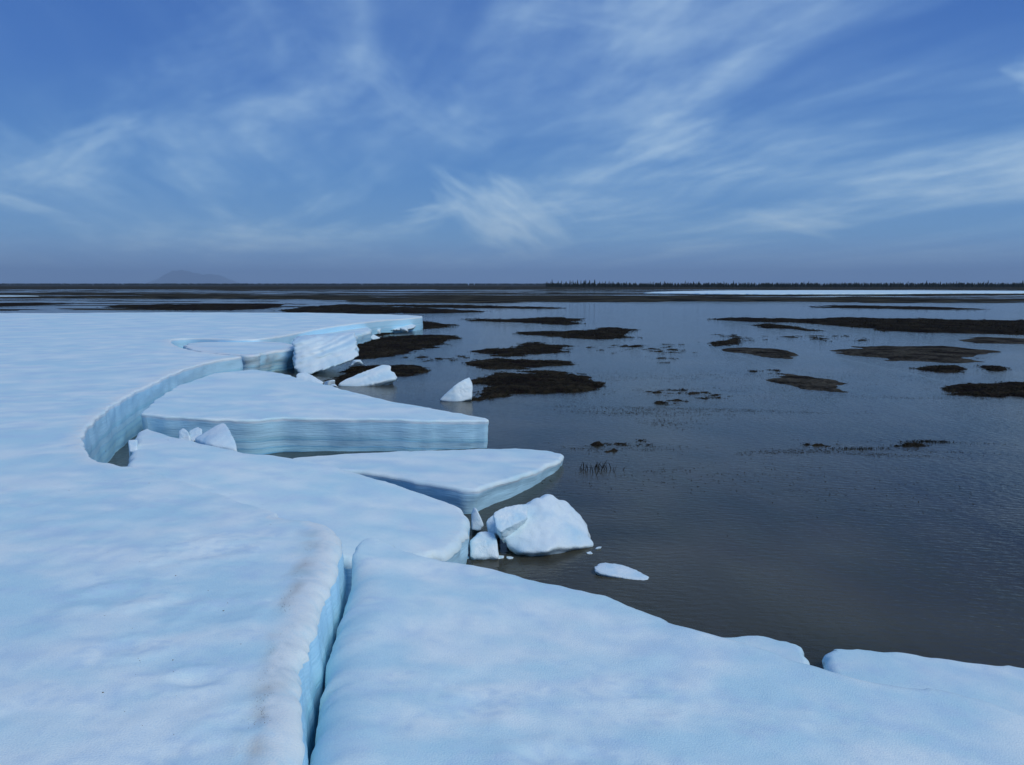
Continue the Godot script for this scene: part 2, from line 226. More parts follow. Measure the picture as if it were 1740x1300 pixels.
# ==================================================================== sky
const SKY_W := 4096
func sky_image() -> Image:
	var w := SKY_W
	var h := SKY_W / 2
	# clear air by height above the horizon in degrees
	var stops := [[0.0, 132, 161, 206], [1.2, 128, 163, 207], [3.5, 113, 159, 205], [8.0, 88, 137, 195], [14.0, 68, 114, 183], [20.0, 59, 102, 173], [45.0, 47, 87, 157], [90.0, 40, 76, 143]]
	var n1 := FastNoiseLite.new()
	n1.seed = 5
	n1.noise_type = FastNoiseLite.TYPE_SIMPLEX_SMOOTH
	n1.frequency = 1.0
	n1.fractal_octaves = 5
	n1.fractal_gain = 0.58
	var n2: FastNoiseLite = n1.duplicate()
	n2.seed = 91
	n2.fractal_octaves = 2
	var half := h / 2
	var cover := PackedFloat32Array()
	cover.resize(w * half)
	# thin veil, everywhere, streaks running away over the marsh as the wind drew them
	var row := 0
	while row < half:
		var el := 90.0 - (row + 0.5) / h * 180.0
		var step := 1 if el < 26.0 else 4
		var e := deg_to_rad(el)
		var up := sin(e) + 0.07
		for c in range(0, w, step):
			var az := (c + 0.5) / w * TAU - PI
			var px := sin(az) * cos(e) / up
			var pz := cos(az) * cos(e) / up
			var a := px * 0.93 + pz * 0.36
			var b := -px * 0.36 + pz * 0.93
			var warp := n2.get_noise_2d(px * 0.35, pz * 0.35)
			var streak := n1.get_noise_2d(a * 0.7 + warp * 0.22, b * 0.16 + warp * 0.1)
			var mass := n2.get_noise_2d(px * 0.22 + 42.0, pz * 0.22 - 3.0)
			var v := sst(-0.45, 0.85, streak * 1.1 + mass * 0.8) * 0.48 + maxf(0.0, mass) * 0.14
			v *= (sst(0.0, 5.0, el) * 0.75 + 0.25) * clampf(1.0 + 0.7 * n1.get_noise_2d(a * 2.6 + 9.0, b * 1.5), 0.3, 1.6)
			for dy in step:
				for dx in step:
					if row + dy < half: cover[(row + dy) * w + c + dx] = v
		row += step
	# wisps: azimuth, height, half length, half width (degrees), slope (degrees), strength
	var wisps := [
		[-31.3, 19.0, 2.0, 0.5, -38, 0.16], [-33.0, 11.0, 5.0, 0.9, -8, 0.30], [-30.0, 13.6, 4.0, 0.5, -6, 0.08], [-22.5, 14.4, 3.0, 1.0, -25, 0.10], [-20.0, 12.0, 2.0, 0.8, -40, 0.12],
		[-10.0, 10.2, 6.0, 1.0, -8, 0.28], [-15.0, 10.4, 5.0, 0.7, -18, 0.18], [-24.0, 8.6, 8.0, 0.8, -12, 0.14], [-3.5, 17.4, 3.2, 0.9, 4, 0.28], [-2.0, 15.0, 4.0, 1.0, -4, 0.22],
		[20.0, 10.9, 3.2, 1.6, 36, 0.75], [21.0, 5.6, 4.4, 1.6, 20, 0.78], [29.5, 5.0, 7.5, 2.2, 18, 0.85], [31.5, 3.6, 5.5, 1.4, -3, 0.7], [6.5, 6.1, 3.2, 1.4, -40, 0.52], [11.0, 5.2, 1.8, 0.8, 10, 0.42],
		[29.0, 10.3, 6.0, 0.9, 20, 0.5], [31.5, 17.0, 5.5, 1.8, 26, 0.45], [23.0, 19.5, 6.0, 2.2, 20, 0.48], [3.0, 3.0, 1.4, 0.7, 0, 0.3], [20.0, 3.2, 5.5, 0.8, 4, 0.5], [16.0, 8.6, 3.0, 1.4, 35, 0.4],
		[6.0, 13.4, 12.0, 4.0, 4, 0.24], [17.0, 14.0, 9.0, 3.4, 22, 0.34], [-9.0, 4.2, 14.0, 1.3, -5, 0.16], [34.0, 8.0, 7.0, 1.4, 18, 0.55], [24.5, 13.0, 5.0, 1.0, 24, 0.4], [25.0, 7.6, 5.0, 1.0, 18, 0.45]]
	for k in 100:
		var az0 := rng.randf_range(-180, 180)
		if absf(az0) > 60.0:
			wisps.append([az0, rng.randf_range(3, 30), rng.randf_range(3, 8), rng.randf_range(0.7, 2.2), rng.randf_range(-35, 35), rng.randf_range(0.2, 0.62)])
	# each wisp is combed out into strands
	var strands := []
	for q in wisps:
		strands.append([q[0], q[1], q[2] * 0.9, q[3] * 1.1, q[4], q[5] * (0.9 if q[5] > 0.6 else 0.5)])
		for k in 7:
			var t := deg_to_rad(q[4])
			var along: float = rng.randf_range(-0.6, 0.6) * q[2]
			var over: float = rng.randf_range(-0.8, 0.8) * q[3]
			strands.append([q[0] + along * cos(t) - over * sin(t), q[1] + along * sin(t) + over * cos(t), q[2] * rng.randf_range(0.3, 0.75), q[3] * rng.randf_range(0.16, 0.42), q[4] + rng.randf_range(-9, 9), q[5] * (rng.randf_range(0.22, 0.5) if q[5] > 0.4 else rng.randf_range(0.1, 0.3))])
	wisps = strands
	var px_deg := w / 360.0
	for q in wisps:
		var ca := cos(deg_to_rad(q[4]))
		var sa := sin(deg_to_rad(q[4]))
		var reach: float = q[2] * 1.5 + q[3]
		var c0 := int((q[0] + 180.0 - reach) * px_deg)
		var c1 := int((q[0] + 180.0 + reach) * px_deg)
		var r0 := maxi(0, int((90.0 - q[1] - reach) * px_deg))
		var r1 := mini(half - 1, int((90.0 - q[1] + reach) * px_deg))
		for r in range(r0, r1 + 1):
			var dv: float = 90.0 - (r + 0.5) / px_deg - q[1]
			for c in range(c0, c1 + 1):
				var du: float = (c + 0.5) / px_deg - 180.0 - q[0]
				var al: float = (du * ca + dv * sa)
				var ac: float = (-du * sa + dv * ca)
				var bend: float = n2.get_noise_2d(al * 0.10 + q[0], ac * 0.14 + q[1]) * q[3] * 0.9
				var x: float = al / (q[2] * 1.25)
				var y: float = (ac + bend) / (q[3] * (1.1 + 0.5 * x))
				var d: float = x * x + y * y
				if d < 1.6:
					var fib := n1.get_noise_2d(al * 0.13 + q[0] * 3.0, ac * 0.62 + q[1] + bend * 0.4)
					var tear := n2.get_noise_2d(al * 0.55 + q[1] * 5.0, ac * 0.9 - q[0])
					d += tear * 0.35 + fib * 0.4
					if d > 1.0: continue
					var v: float = q[5] * pow(1.0 - maxf(d, 0.0), 1.1) * clampf(0.78 - fib * 0.75, 0.0, 1.2)
					var i := r * w + posmod(c, w)
					cover[i] = 1.0 - (1.0 - cover[i]) * (1.0 - clampf(v, 0.0, 0.9))
	var data := PackedByteArray()
	data.resize(w * h * 3)
	var white := Color(186.0 / 255, 210.0 / 255, 230.0 / 255)
	for r in half:
		var el := 90.0 - (r + 0.5) / h * 180.0
		var base := Color()
		for k in range(1, stops.size()):
			if el >= stops[k - 1][0]:
				var t := clampf((el - stops[k - 1][0]) / (stops[k][0] - stops[k - 1][0]), 0, 1)
				base = Color(lerpf(stops[k - 1][1], stops[k][1], t), lerpf(stops[k - 1][2], stops[k][2], t), lerpf(stops[k - 1][3], stops[k][3], t))
		var i := r * w
		var wr := white.r * 255.0
		var wg := white.g * 255.0
		var wb := white.b * 255.0
		for c in w:
			var a := cover[i + c]
			var o := (i + c) * 3
			var dith := ((c * 7 + r * 13) % 16) / 16.0
			data[o] = int(base.r + (wr - base.r) * a + dith)
			data[o + 1] = int(base.g + (wg - base.g) * a + dith)
			data[o + 2] = int(base.b + (wb - base.b) * a + dith)
	var low := PackedByteArray()
	low.resize(w * 3)
	for c in w:
		low[c * 3] = 84
		low[c * 3 + 1] = 100
		low[c * 3 + 2] = 128
	var top := data.slice(0, w * half * 3)
	var rest := PackedByteArray()
	for r in half:
		rest.append_array(low)
	top.append_array(rest)
	print("sky ", Time.get_ticks_msec())
	return Image.create_from_data(w, h, false, Image.FORMAT_RGB8, top)

# ==================================================================== materials
func triplanar(m: StandardMaterial3D, per_metre: Vector3, offset := Vector3.ZERO):
	m.uv1_triplanar = true
	m.uv1_world_triplanar = true
	m.uv1_scale = per_metre
	m.uv1_offset = offset

func setup_materials():
	# granular old snow on river ice
	var grain := noise_image(1024, 0.07, 5, 3)
	var rough_ice := noise_image(1024, 0.012, 6, 8)
	for y in 1024:
		for x in 1024:
			var g := rough_ice.get_pixel(x, y).r * 0.25 + grain.get_pixel(x, y).r * 0.75
			rough_ice.set_pixel(x, y, Color(g, g, g))
	var snow := StandardMaterial3D.new()
	snow.vertex_color_use_as_albedo = true
	snow.albedo_texture = tex(ramp_image(rough_ice, [[0.25, Color(0.84, 0.90, 0.96)], [0.5, Color(0.95, 0.97, 0.99)], [0.75, Color(1, 1, 1)]]))
	snow.roughness = 0.55
	snow.metallic_specular = 0.35
	snow.heightmap_enabled = true
	snow.heightmap_texture = tex(rough_ice)
	snow.heightmap_scale = 0.2
	triplanar(snow, Vector3(1.25, 1.25, 1.25))
	M.snow = snow
	# broken faces: layers of snow ice and clear blue ice, uv = (metres along, metres down)
	var wall := StandardMaterial3D.new()
	wall.vertex_color_use_as_albedo = true
	wall.albedo_texture = tex(strata_image(0.25))
	wall.roughness = 0.4
	wall.metallic_specular = 0.4
	wall.heightmap_enabled = true
	wall.heightmap_texture = tex(strata_relief())
	wall.heightmap_scale = 0.5
	M.wall = wall
	var old: StandardMaterial3D = wall.duplicate()
	old.albedo_texture = tex(strata_image(0.6))
	M.old_wall = old
	var chunk := StandardMaterial3D.new()
	chunk.vertex_color_use_as_albedo = true
	chunk.albedo_texture = snow.albedo_texture
	chunk.roughness = 0.42
	chunk.metallic_specular = 0.45
	chunk.heightmap_enabled = true
	chunk.heightmap_texture = tex(rough_ice)
	chunk.heightmap_scale = 0.4
	triplanar(chunk, Vector3(0.9, 0.9, 0.9), Vector3(0.3, 0.1, 0.7))
	M.chunk = chunk
	# silty water with wind ripples
	var water := StandardMaterial3D.new()
	var rip := noise_image(1024, 0.016, 4, 41)
	rip.convert(Image.FORMAT_RGBA8)
	var rn: Image = rip.duplicate()
	rn.bump_map_to_normal_map(6.0)
	water.vertex_color_use_as_albedo = true
	water.albedo_color = Color(1, 1, 1, 0.88)
	water.transparency = BaseMaterial3D.TRANSPARENCY_ALPHA
	water.roughness = 0.05
	water.metallic_specular = 0.25
	water.normal_enabled = true
	water.normal_texture = tex(rn)
	water.normal_scale = 0.4
	triplanar(water, Vector3(0.34, 0.5, 0.95))
	M.water = water
	# marsh ground
	var mud_n := noise_image(1024, 0.01, 6, 77)
	var ground := StandardMaterial3D.new()
	ground.albedo_texture = tex(ramp_image(mud_n, [[0.3, Color(0.012, 0.013, 0.011)], [0.5, Color(0.030, 0.030, 0.024)], [0.7, Color(0.070, 0.066, 0.048)]]))
	ground.roughness = 1.0
	ground.metallic_specular = 0.05
	triplanar(ground, Vector3(0.012, 0.012, 0.05))
	M.ground = ground
	var turf := StandardMaterial3D.new()
	turf.vertex_color_use_as_albedo = true
	turf.albedo_texture = tex(ramp_image(mud_n, [[0.2, Color(0.45, 0.42, 0.38)], [0.5, Color(0.8, 0.8, 0.78)], [0.8, Color(1.0, 0.97, 0.9)]]))
	turf.roughness = 0.95
	turf.metallic_specular = 0.08
	turf.heightmap_enabled = true
	turf.heightmap_texture = tex(mud_n)
	turf.heightmap_scale = 8.0
	triplanar(turf, Vector3(0.5, 0.5, 0.5))
	M.turf = turf
	var plain := {"grass": Color(0.030, 0.027, 0.017), "sedge": Color(0.020, 0.019, 0.014), "crown": Color(0.016, 0.022, 0.017), "trunk": Color(0.05, 0.042, 0.035), "dirt": Color(0.16, 0.13, 0.10), "hill": Color(0.12, 0.125, 0.12)}
	for k in plain:
		var m := StandardMaterial3D.new()
		var c: Color = plain[k]
		m.albedo_color = lin(c.r, c.g, c.b)
		m.roughness = 0.95
		m.metallic_specular = 0.2
		M[k] = m

func strata_image(soften: float) -> Image:
	# one tile: 4 m along, 0.8 m down
	var w := 1024
	var h := 512
	var im := Image.create(w, h, false, Image.FORMAT_RGB8)
	var snow := Color(0.80, 0.92, 0.96)
	var pale := Color(0.53, 0.84, 0.98)
	var mid := Color(0.44, 0.80, 0.94)
	var blue := Color(0.16, 0.52, 0.80).lerp(mid, soften)
	# layer tops (share of the depth), colours
	var bands := [[0.0, snow], [0.07, pale], [0.33, mid], [0.385, blue], [0.40, pale], [0.505, blue], [0.525, mid], [0.60, blue], [0.64, mid], [0.74, blue], [0.79, mid], [0.92, blue], [1.0, blue]]
	for x in w:
		var a := x * TAU / w
		var cx := cos(a)
		var sx := sin(a)
		var shift := noise.get_noise_2d(cx * 0.6, sx * 0.6) * 0.014
		for y in h:
			var v := y / float(h)
			var t := v + shift * sst(0.0, 0.3, v) + fine.get_noise_3d(cx * 6.0, sx * 6.0, v * 10.0) * 0.005
			var c: Color = bands[0][1]
			for k in range(1, bands.size()):
				if t > bands[k][0] - 0.016:
					c = c.lerp(bands[k][1], sst(-0.016, 0.016, t - bands[k][0]))
			var g := noise.get_noise_3d(cx * 1.6, sx * 1.6, v * 9.0)
			c = c.lerp(pale, clampf(0.05 + g * 0.45, 0.0, 0.5))
			im.set_pixel(x, y, c.linear_to_srgb())
	return im

func strata_relief() -> Image:
	var w := 1024
	var h := 512
	var im := Image.create(w, h, false, Image.FORMAT_L8)
	for x in w:
		var a := x * TAU / w
		var cx := cos(a)
		var sx := sin(a)
		for y in h:
			var v := y / float(h)
			var g := 0.5 + 0.22 * noise.get_noise_3d(cx * 5.0, sx * 5.0, v * 8.0) + 0.18 * fine.get_noise_3d(cx * 2.0, sx * 2.0, v * 34.0)
			im.set_pixel(x, y, Color(g, g, g))
	return im

# ==================================================================== meshes
class Shape:
	var v := PackedVector3Array()
	var c := PackedColorArray()
	var uv := PackedVector2Array()
	var faces := [PackedInt32Array(), PackedInt32Array()]
	func add(p: Vector3, col := Color.WHITE, t := Vector2.ZERO) -> int:
		v.append(p)
		c.append(col)
		uv.append(t)
		return v.size() - 1
	func tri(s: int, a: int, b: int, d: int):
		faces[s].append(a)
		faces[s].append(b)
		faces[s].append(d)
	func mesh() -> ArrayMesh:
		var n := PackedVector3Array()
		n.resize(v.size())
		for f in faces:
			for i in range(0, f.size(), 3):
				var k := (v[f[i + 2]] - v[f[i]]).cross(v[f[i + 1]] - v[f[i]])
				n[f[i]] += k
				n[f[i + 1]] += k
				n[f[i + 2]] += k
		for i in n.size():
			n[i] = n[i].normalized() if n[i].length_squared() > 1e-20 else Vector3.UP
		var out := ArrayMesh.new()
		for f in faces:
			if f.size():
				var a := []
				a.resize(Mesh.ARRAY_MAX)
				a[Mesh.ARRAY_VERTEX] = v
				a[Mesh.ARRAY_NORMAL] = n
				a[Mesh.ARRAY_COLOR] = c
				a[Mesh.ARRAY_TEX_UV] = uv
				a[Mesh.ARRAY_INDEX] = f
				out.add_surface_from_arrays(Mesh.PRIMITIVE_TRIANGLES, a)
		return out

func spacing(p: Vector2, k := 1.0) -> float:
	if p.y > -2.0 or absf(p.x) > 0.8 * absf(p.y) + 1.5: return 0.5
	return clampf(p.length() * 0.0075 * k, 0.03, 0.6)

func chaikin(p: PackedVector2Array, times: int) -> PackedVector2Array:
	for t in times:
		var q := PackedVector2Array()
		for i in p.size():
			var a := p[i]
			var b := p[(i + 1) % p.size()]
			q.append(a.lerp(b, 0.25))
			q.append(a.lerp(b, 0.75))
		p = q
	return p

func signed_area(p: PackedVector2Array) -> float:
	var s := 0.0
	for i in p.size():
		s += p[i].cross(p[(i + 1) % p.size()])
	return s * 0.5

func resample(p: PackedVector2Array, k: float) -> PackedVector2Array:
	var out := PackedVector2Array()
	var carry := 0.0
	for i in p.size():
		var a := p[i]
		var b := p[(i + 1) % p.size()]
		var l := a.distance_to(b)
		while carry < l:
			var q := a.lerp(b, carry / l)
			out.append(q)
			carry += spacing(q, k)
		carry -= l
	return out

func inward(p: PackedVector2Array, smooth_over: int) -> PackedVector2Array:
	var n := PackedVector2Array()
	var sgn := signf(signed_area(p))
	var c := p.size()
	for i in c:
		var t := (p[(i + 1) % c] - p[(i + c - 1) % c]).normalized()
		n.append(Vector2(-t.y, t.x) * sgn)
	for r in smooth_over:
		var m := n.duplicate()
		for i in c:
			m[i] = (n[i] * 2.0 + n[(i + 1) % c] + n[(i + c - 1) % c]).normalized()
		n = m
	return n

func leaves(cx: float, cz: float, size: float, k: float, poly: PackedVector2Array, box: Rect2, out: PackedVector2Array, dented := false):
	if not box.intersects(Rect2(cx - size / 2, cz - size / 2, size, size)): return
	var c := Vector2(cx, cz)
	var goal := maxf(spacing(c, k), 0.02)
	if dented:
		for d in PRINTS:
			if maxf(absf(cx - d[0]), absf(cz - d[1])) < d[2] * 2.0 + size * 0.5: goal = minf(goal, 0.022)
	if size > goal * 1.5:
		var q := size / 4
		for d in [Vector2(-q, -q), Vector2(q, -q), Vector2(-q, q), Vector2(q, q)]:
			leaves(cx + d.x, cz + d.y, size / 2, k, poly, box, out, dented)
	else:
		var j := Vector2(fine.get_noise_2d(cx * 31.7, cz * 17.3), fine.get_noise_2d(cx * 23.1 + 9.0, cz * 41.9)) * size * 0.3
		if Geometry2D.is_point_in_polygon(c + j, poly): out.append(c + j)

func bounds(p: PackedVector2Array) -> Rect2:
	var r := Rect2(p[0], Vector2.ZERO)
	for q in p: r = r.expand(q)
	return r

func fill(sh: Shape, s: int, ring: PackedVector2Array, first: int, inner: PackedVector2Array, add: Callable):
	# joins a ring of vertices that are there already with points inside it
	var pts := ring.duplicate()
	pts.append_array(inner)
	var ids := PackedInt32Array()
	for i in ring.size(): ids.append(first + i)
	for q in inner: ids.append(add.call(q))
	var edges := {}
	var t := Geometry2D.triangulate_delaunay(pts)
	for i in range(0, t.size(), 3):
		var a := pts[t[i]]
		var b := pts[t[i + 1]]
		var c := pts[t[i + 2]]
		if not Geometry2D.is_point_in_polygon((a + b + c) / 3.0, ring): continue
		var k := [t[i], t[i + 1], t[i + 2]] if (b - a).cross(c - a) > 0 else [t[i], t[i + 2], t[i + 1]]
		sh.tri(s, ids[k[0]], ids[k[1]], ids[k[2]])
		for e in 3: edges[Vector2i(k[e], k[(e + 1) % 3])] = true
	# close what the triangulation left open inside
	var next := {}
	for e in edges:
		var there: bool = edges.has(Vector2i(e.y, e.x))
		var along: bool = e.x < ring.size() and e.y < ring.size() and (absi(e.x - e.y) == 1 or absi(e.x - e.y) == ring.size() - 1)
		if not there and not along: next[e.y] = e.x
	var holes := 0
	while next.size():
		var start: int = next.keys()[0]
		var loop := [start]
		var at: int = next[start]
		next.erase(start)
		while at != start and next.has(at):
			loop.append(at)
			var to: int = next[at]
			next.erase(at)
			at = to
		if at != start: loop.append(at)
		if loop.size() > 40: continue
		for i in range(1, loop.size() - 1): sh.tri(s, ids[loop[0]], ids[loop[i]], ids[loop[i + 1]])
		holes += 1
	if holes: print("holes ", holes)

func und(x: float, z: float) -> float:
	var crust := 0.008 * sst(-0.05, 0.35, noise.get_noise_2d(x * 0.6 - 9.0, z * 0.6)) * absf(noise.get_noise_2d(x * 4.6, z * 4.6 + 2.0))
	return crust + 0.007 * noise.get_noise_2d(x * 3.1, z * 3.1) + 0.020 * noise.get_noise_2d(x * 0.22, z * 0.22) + 0.012 * noise.get_noise_2d(x * 0.9 + 5.0, z * 0.9) + 0.004 * fine.get_noise_2d(x * 4.0, z * 4.0)

func snow_tone(x: float, z: float) -> Color:
	# wetter, bluer patches between dry white crust
	var a := noise.get_noise_2d(x * 0.5 + 40.0, z * 0.9)
	var b := noise.get_noise_2d(x * 1.9, z * 3.4 + 17.0)
	var t := clampf(0.45 + a * 0.9 + b * 0.95, 0.0, 1.0)
	var tone := Color(0.60, 0.85, 0.88).lerp(Color(0.86, 0.98, 0.93), t)
	var veil := noise.get_noise_2d(x * 1.1 - 20.0, z * 2.6 + 3.0) + 0.6 * noise.get_noise_2d(x * 5.0, z * 8.0) + 0.5 * fine.get_noise_2d(x * 13.0, z * 17.0)
	tone = tone.lerp(Color(0.58, 0.76, 0.86), clampf(veil * 0.9, 0.0, 0.6))
	# silt washed along the worn rim of the crevice
	if x > -1.6 and x < -0.8 and z < -2.0 and z > -5.0:
		var line := -0.96 - 0.165 * (-2.65 - z) + 0.025 * fine.get_noise_1d(z * 2.3)
		var d := (x - line) / 0.05
		if d > 0.0: d *= 0.45
		tone = tone.lerp(Color(0.56, 0.52, 0.44), clampf(exp(-d * d) * (0.32 + 0.7 * noise.get_noise_2d(x * 6.0, z * 4.0)), 0.0, 0.7))
	return tone

func slab(key: String, hf: Callable, o: Dictionary) -> ArrayMesh:
	var rim: float = o.get("rim", 0.05)
	var drop: float = o.get("drop", 0.05)
	var bottom: float = o.get("bottom", -0.42)
	var flare: float = o.get("flare", -0.06)
	var rough: float = o.get("rough", 0.03)
	var k: float = o.get("k", 1.0)
	var dirt: float = o.get("dirt", 0.0)
	var stain: Color = o.get("stain", Color(0.86, 0.93, 0.87))
	var relief: float = o.get("relief", 0.02)
	var p := resample(chaikin(outline(key), o.get("round", 1)), k)
	var n := inward(p, 2)
	for i in p.size():
		var q := p[i]
		p[i] = q + n[i] * (noise.get_noise_2d(q.x * 1.6, q.y * 1.6) * rough * 1.4 + fine.get_noise_2d(q.x * 7.0, q.y * 7.0) * rough * 0.14)
	n = inward(p, 5)
	var c := p.size()
	var sh := Shape.new()
	var K := 6
	var R := int(o.get("rings", 14))
	var jag := PackedFloat32Array()
	var jam: float = o.get("jag", 0.012)
	for i in c:
		var gate := sst(-0.1, 0.5, noise.get_noise_2d(p[i].x * 0.9 + 30.0, p[i].y * 0.9))
		jag.append(jam * (0.25 + gate) * (fine.get_noise_2d(p[i].x * 11.0, p[i].y * 11.0) + 0.7 * fine.get_noise_2d(p[i].x * 27.0, p[i].y * 27.0)))
	var along := PackedFloat32Array()
	along.resize(c)
	for i in range(1, c): along[i] = along[i - 1] + p[i].distance_to(p[i - 1])
	var rims := PackedFloat32Array()
	for i in c:
		rims.append(o.rimf.call(p[i]) if o.has("rimf") else 1.0)
	# wall, from the bottom up
	for j in R + 1:
		var g := 1.0 - j / float(R)
		for i in c:
			var q := p[i]
			var top: float = hf.call(q.x, q.y) + und(q.x, q.y)
			var dr := minf(drop * rims[i], (top - bottom) * 0.8)
			var y := lerpf(top - dr, bottom, pow(g, 1.15))
			var f := flare * g + relief * (noise.get_noise_3d(q.x * 1.1, y * 4.0, q.y * 1.1) + 0.22 * fine.get_noise_3d(q.x * 0.5, y * 15.0, q.y * 0.5)) * sst(0.0, 0.12, g)
			q -= n[i] * (f + jag[i] * sst(0.3, 0.0, g))
			var tint := Color(0.98, 0.99, 1.0)
			if dirt > 0.0:
				var s := noise.get_noise_3d(q.x * 2.2, y * 3.0, q.y * 2.2)
				tint = tint.lerp(stain, clampf(0.5 + s * 1.6, 0.0, 1.0) * o.get("wall_stain", 0.0))
			sh.add(Vector3(q.x, y, q.y), tint, Vector2(along[i] / 4.0, (top - y) / 0.8))
	# rim, from the edge inwards
	for j in range(0, K + 1):
		var t := j / float(K) * PI / 2
		for i in c:
			var q := p[i] + n[i] * (rim * rims[i] * (1.0 - cos(t)) - jag[i] * sst(PI / 2, 0.6, t))
			var top: float = hf.call(q.x, q.y) + und(q.x, q.y)
			var y := top - minf(drop * rims[i], (top - bottom) * 0.8) * (1.0 - sin(t))
			var tone := snow_tone(q.x, q.y)
			if dirt > 0.0:
				var s := noise.get_noise_2d(q.x * 2.6, q.y * 2.6) + 0.6 * fine.get_noise_2d(q.x * 21.0, q.y * 21.0)
				tone = tone.lerp(stain, clampf(dirt * minf(1.0, rims[i] * 2.2) * (0.85 + s * 0.9), 0.0, 1.0))
			sh.add(Vector3(q.x, y, q.y), tone)
	var rows := R + 1 + K + 1
	var cw := signed_area(p) < 0
	for j in rows - 1:
		if j == R: continue
		var s := 1 if j < R else 0
		for i in c:
			var a := j * c + i
			var b := j * c + (i + 1) % c
			if cw:
				sh.tri(s, a, a + c, b)
				sh.tri(s, b, a + c, b + c)
			else:
				sh.tri(s, a, b, a + c)
				sh.tri(s, b, b + c, a + c)
	# the wall's top row and the rim's first row are one edge, in two looks
	var ring := PackedVector2Array()
	var first := (rows - 1) * c
	for i in c: ring.append(Vector2(sh.v[first + i].x, sh.v[first + i].z))
	var lim := PackedVector2Array()
	for i in c: lim.append(ring[i] + n[i] * spacing(ring[i], k) * 0.9)
	var inner := PackedVector2Array()
	var box := bounds(ring)
	var size := maxf(box.size.x, box.size.y) * 1.01
	leaves(box.get_center().x, box.get_center().y, size, k * o.get("inner", 2.4), lim, box, inner, o.get("dents", false))
	var put_in := func(q: Vector2) -> int:
		var tone := snow_tone(q.x, q.y)
		return sh.add(Vector3(q.x, hf.call(q.x, q.y) + und(q.x, q.y), q.y), tone)
	fill(sh, 0, ring, first, inner, put_in)
	return sh.mesh()

# ==================================================================== setting
func shore(x: float, d: float) -> float:
	# height of the bed and of the marsh plain beyond it
	var side := x / maxf(d, 1.0)
	var h := -0.40 + 0.05 * noise.get_noise_2d(x * 0.12, d * 0.12)
	var near := lerpf(104.0, 132.0, sst(-0.12, -0.3, side)) + 26.0 * noise.get_noise_1d(x * 0.012) + 6.0 * noise.get_noise_1d(x * 0.09)
	var land := 0.16 * sst(near - 6.0, near + 4.0, d)
	var gap := 0.09 * exp(-pow((d - 178.0) / 14.0, 2.0)) + 0.10 * sst(190, 230, d) * sst(520, 380, d)
	var n := noise.get_noise_2d(x * 0.008 + 3.0, d * 0.045) * 0.24 + noise.get_noise_2d(x * 0.03, d * 0.14 + 70.0) * 0.10
	h += land * 3.1 - gap + n * sst(near - 12.0, near + 6.0, d)
	h += 0.42 * sst(0.02, 0.22, noise.get_noise_2d(x * 0.018 + 60.0, d * 0.10)) * sst(58, 66, d) * sst(near + 10.0, near - 5.0, d) * sst(0.16, -0.08, side)
	h += sst(450, 700, d) * 0.5 + sst(800, 2500, d) * 2.0
	return h

func build_ground():
	var sh := Shape.new()
	var rows := 330
	var cols := 260
	for j in rows + 1:
		var t := j / float(rows)
		var d := -8.0 + 12.0 * (exp(t * 7.0) - 1.0)
		for i in cols + 1:
			var s := i / float(cols) * 2.0 - 1.0
			var x := s * (absf(d) * 1.15 + 25.0)
			sh.add(Vector3(x, shore(x, d), -d))
	for j in rows:
		for i in cols:
			var a := j * (cols + 1) + i
			var b := a + cols + 1
			sh.tri(0, a, b, a + 1)
			sh.tri(0, a + 1, b, b + 1)
	var o := put("ground", sh.mesh(), [M.ground])
	tag(o, "", "", "", "structure")

func build_water():
	var sh := Shape.new()
	var rows := 230
	var cols := 200
	for j in rows + 1:
		var d := -10.0 + 9.0 * (exp(j / float(rows) * 4.5) - 1.0)
		for i in cols + 1:
			var x := (i / float(cols) * 2.0 - 1.0) * (absf(d) * 1.2 + 14.0)
			# silt in drifts
			var a := noise.get_noise_2d(x * 0.16 + 7.0, d * 0.3) + 0.7 * noise.get_noise_2d(x * 0.7, d * 1.6 + 31.0)
			sh.add(Vector3(x, 0, -d), Color(0.034, 0.037, 0.027).lerp(Color(0.095, 0.092, 0.066), clampf(0.34 + a * 0.75, 0.0, 1.0)))
	for j in rows:
		for i in cols:
			var a := j * (cols + 1) + i
			var b := a + cols + 1
			sh.tri(0, a, b, a + 1)
			sh.tri(0, a + 1, b, b + 1)
	var o := put("water", sh.mesh(), [M.water])
	tag(o, "", "", "", "structure")

func build_hills():
	var sh := Shape.new()
	var cols := 60
	for j in 9:
		for i in cols + 1:
			var s := i / float(cols)
			var x := -13400.0 + s * 4560.0
			var prof := 210.0 * exp(-pow((s - 0.42) / 0.17, 2.0)) + 130.0 * exp(-pow((s - 0.68) / 0.13, 2.0)) + 18.0 * noise.get_noise_1d(s * 9.0)
			prof *= 2.4 * sst(0.0, 0.12, s) * sst(1.0, 0.88, s)
			var v := sin(j / 8.0 * PI)
			sh.add(Vector3(x, -5.0 + prof * v * (1.0 + 0.2 * noise.get_noise_2d(s * 7.0, j * 0.7)), -25200.0 - j * 350.0))
	for j in 8:
		for i in cols:
			var a := j * (cols + 1) + i
			var b := a + cols + 1
			sh.tri(0, a, b, a + 1)
			sh.tri(0, a + 1, b, b + 1)
	var o := put("hill", sh.mesh(), [M.hill])
	tag(o, "", "", "", "structure")

# ==================================================================== ice
func soft(v: float, w := 0.35) -> float:
	return w * log(1.0 + exp(v / w)) if v / w < 40.0 else v

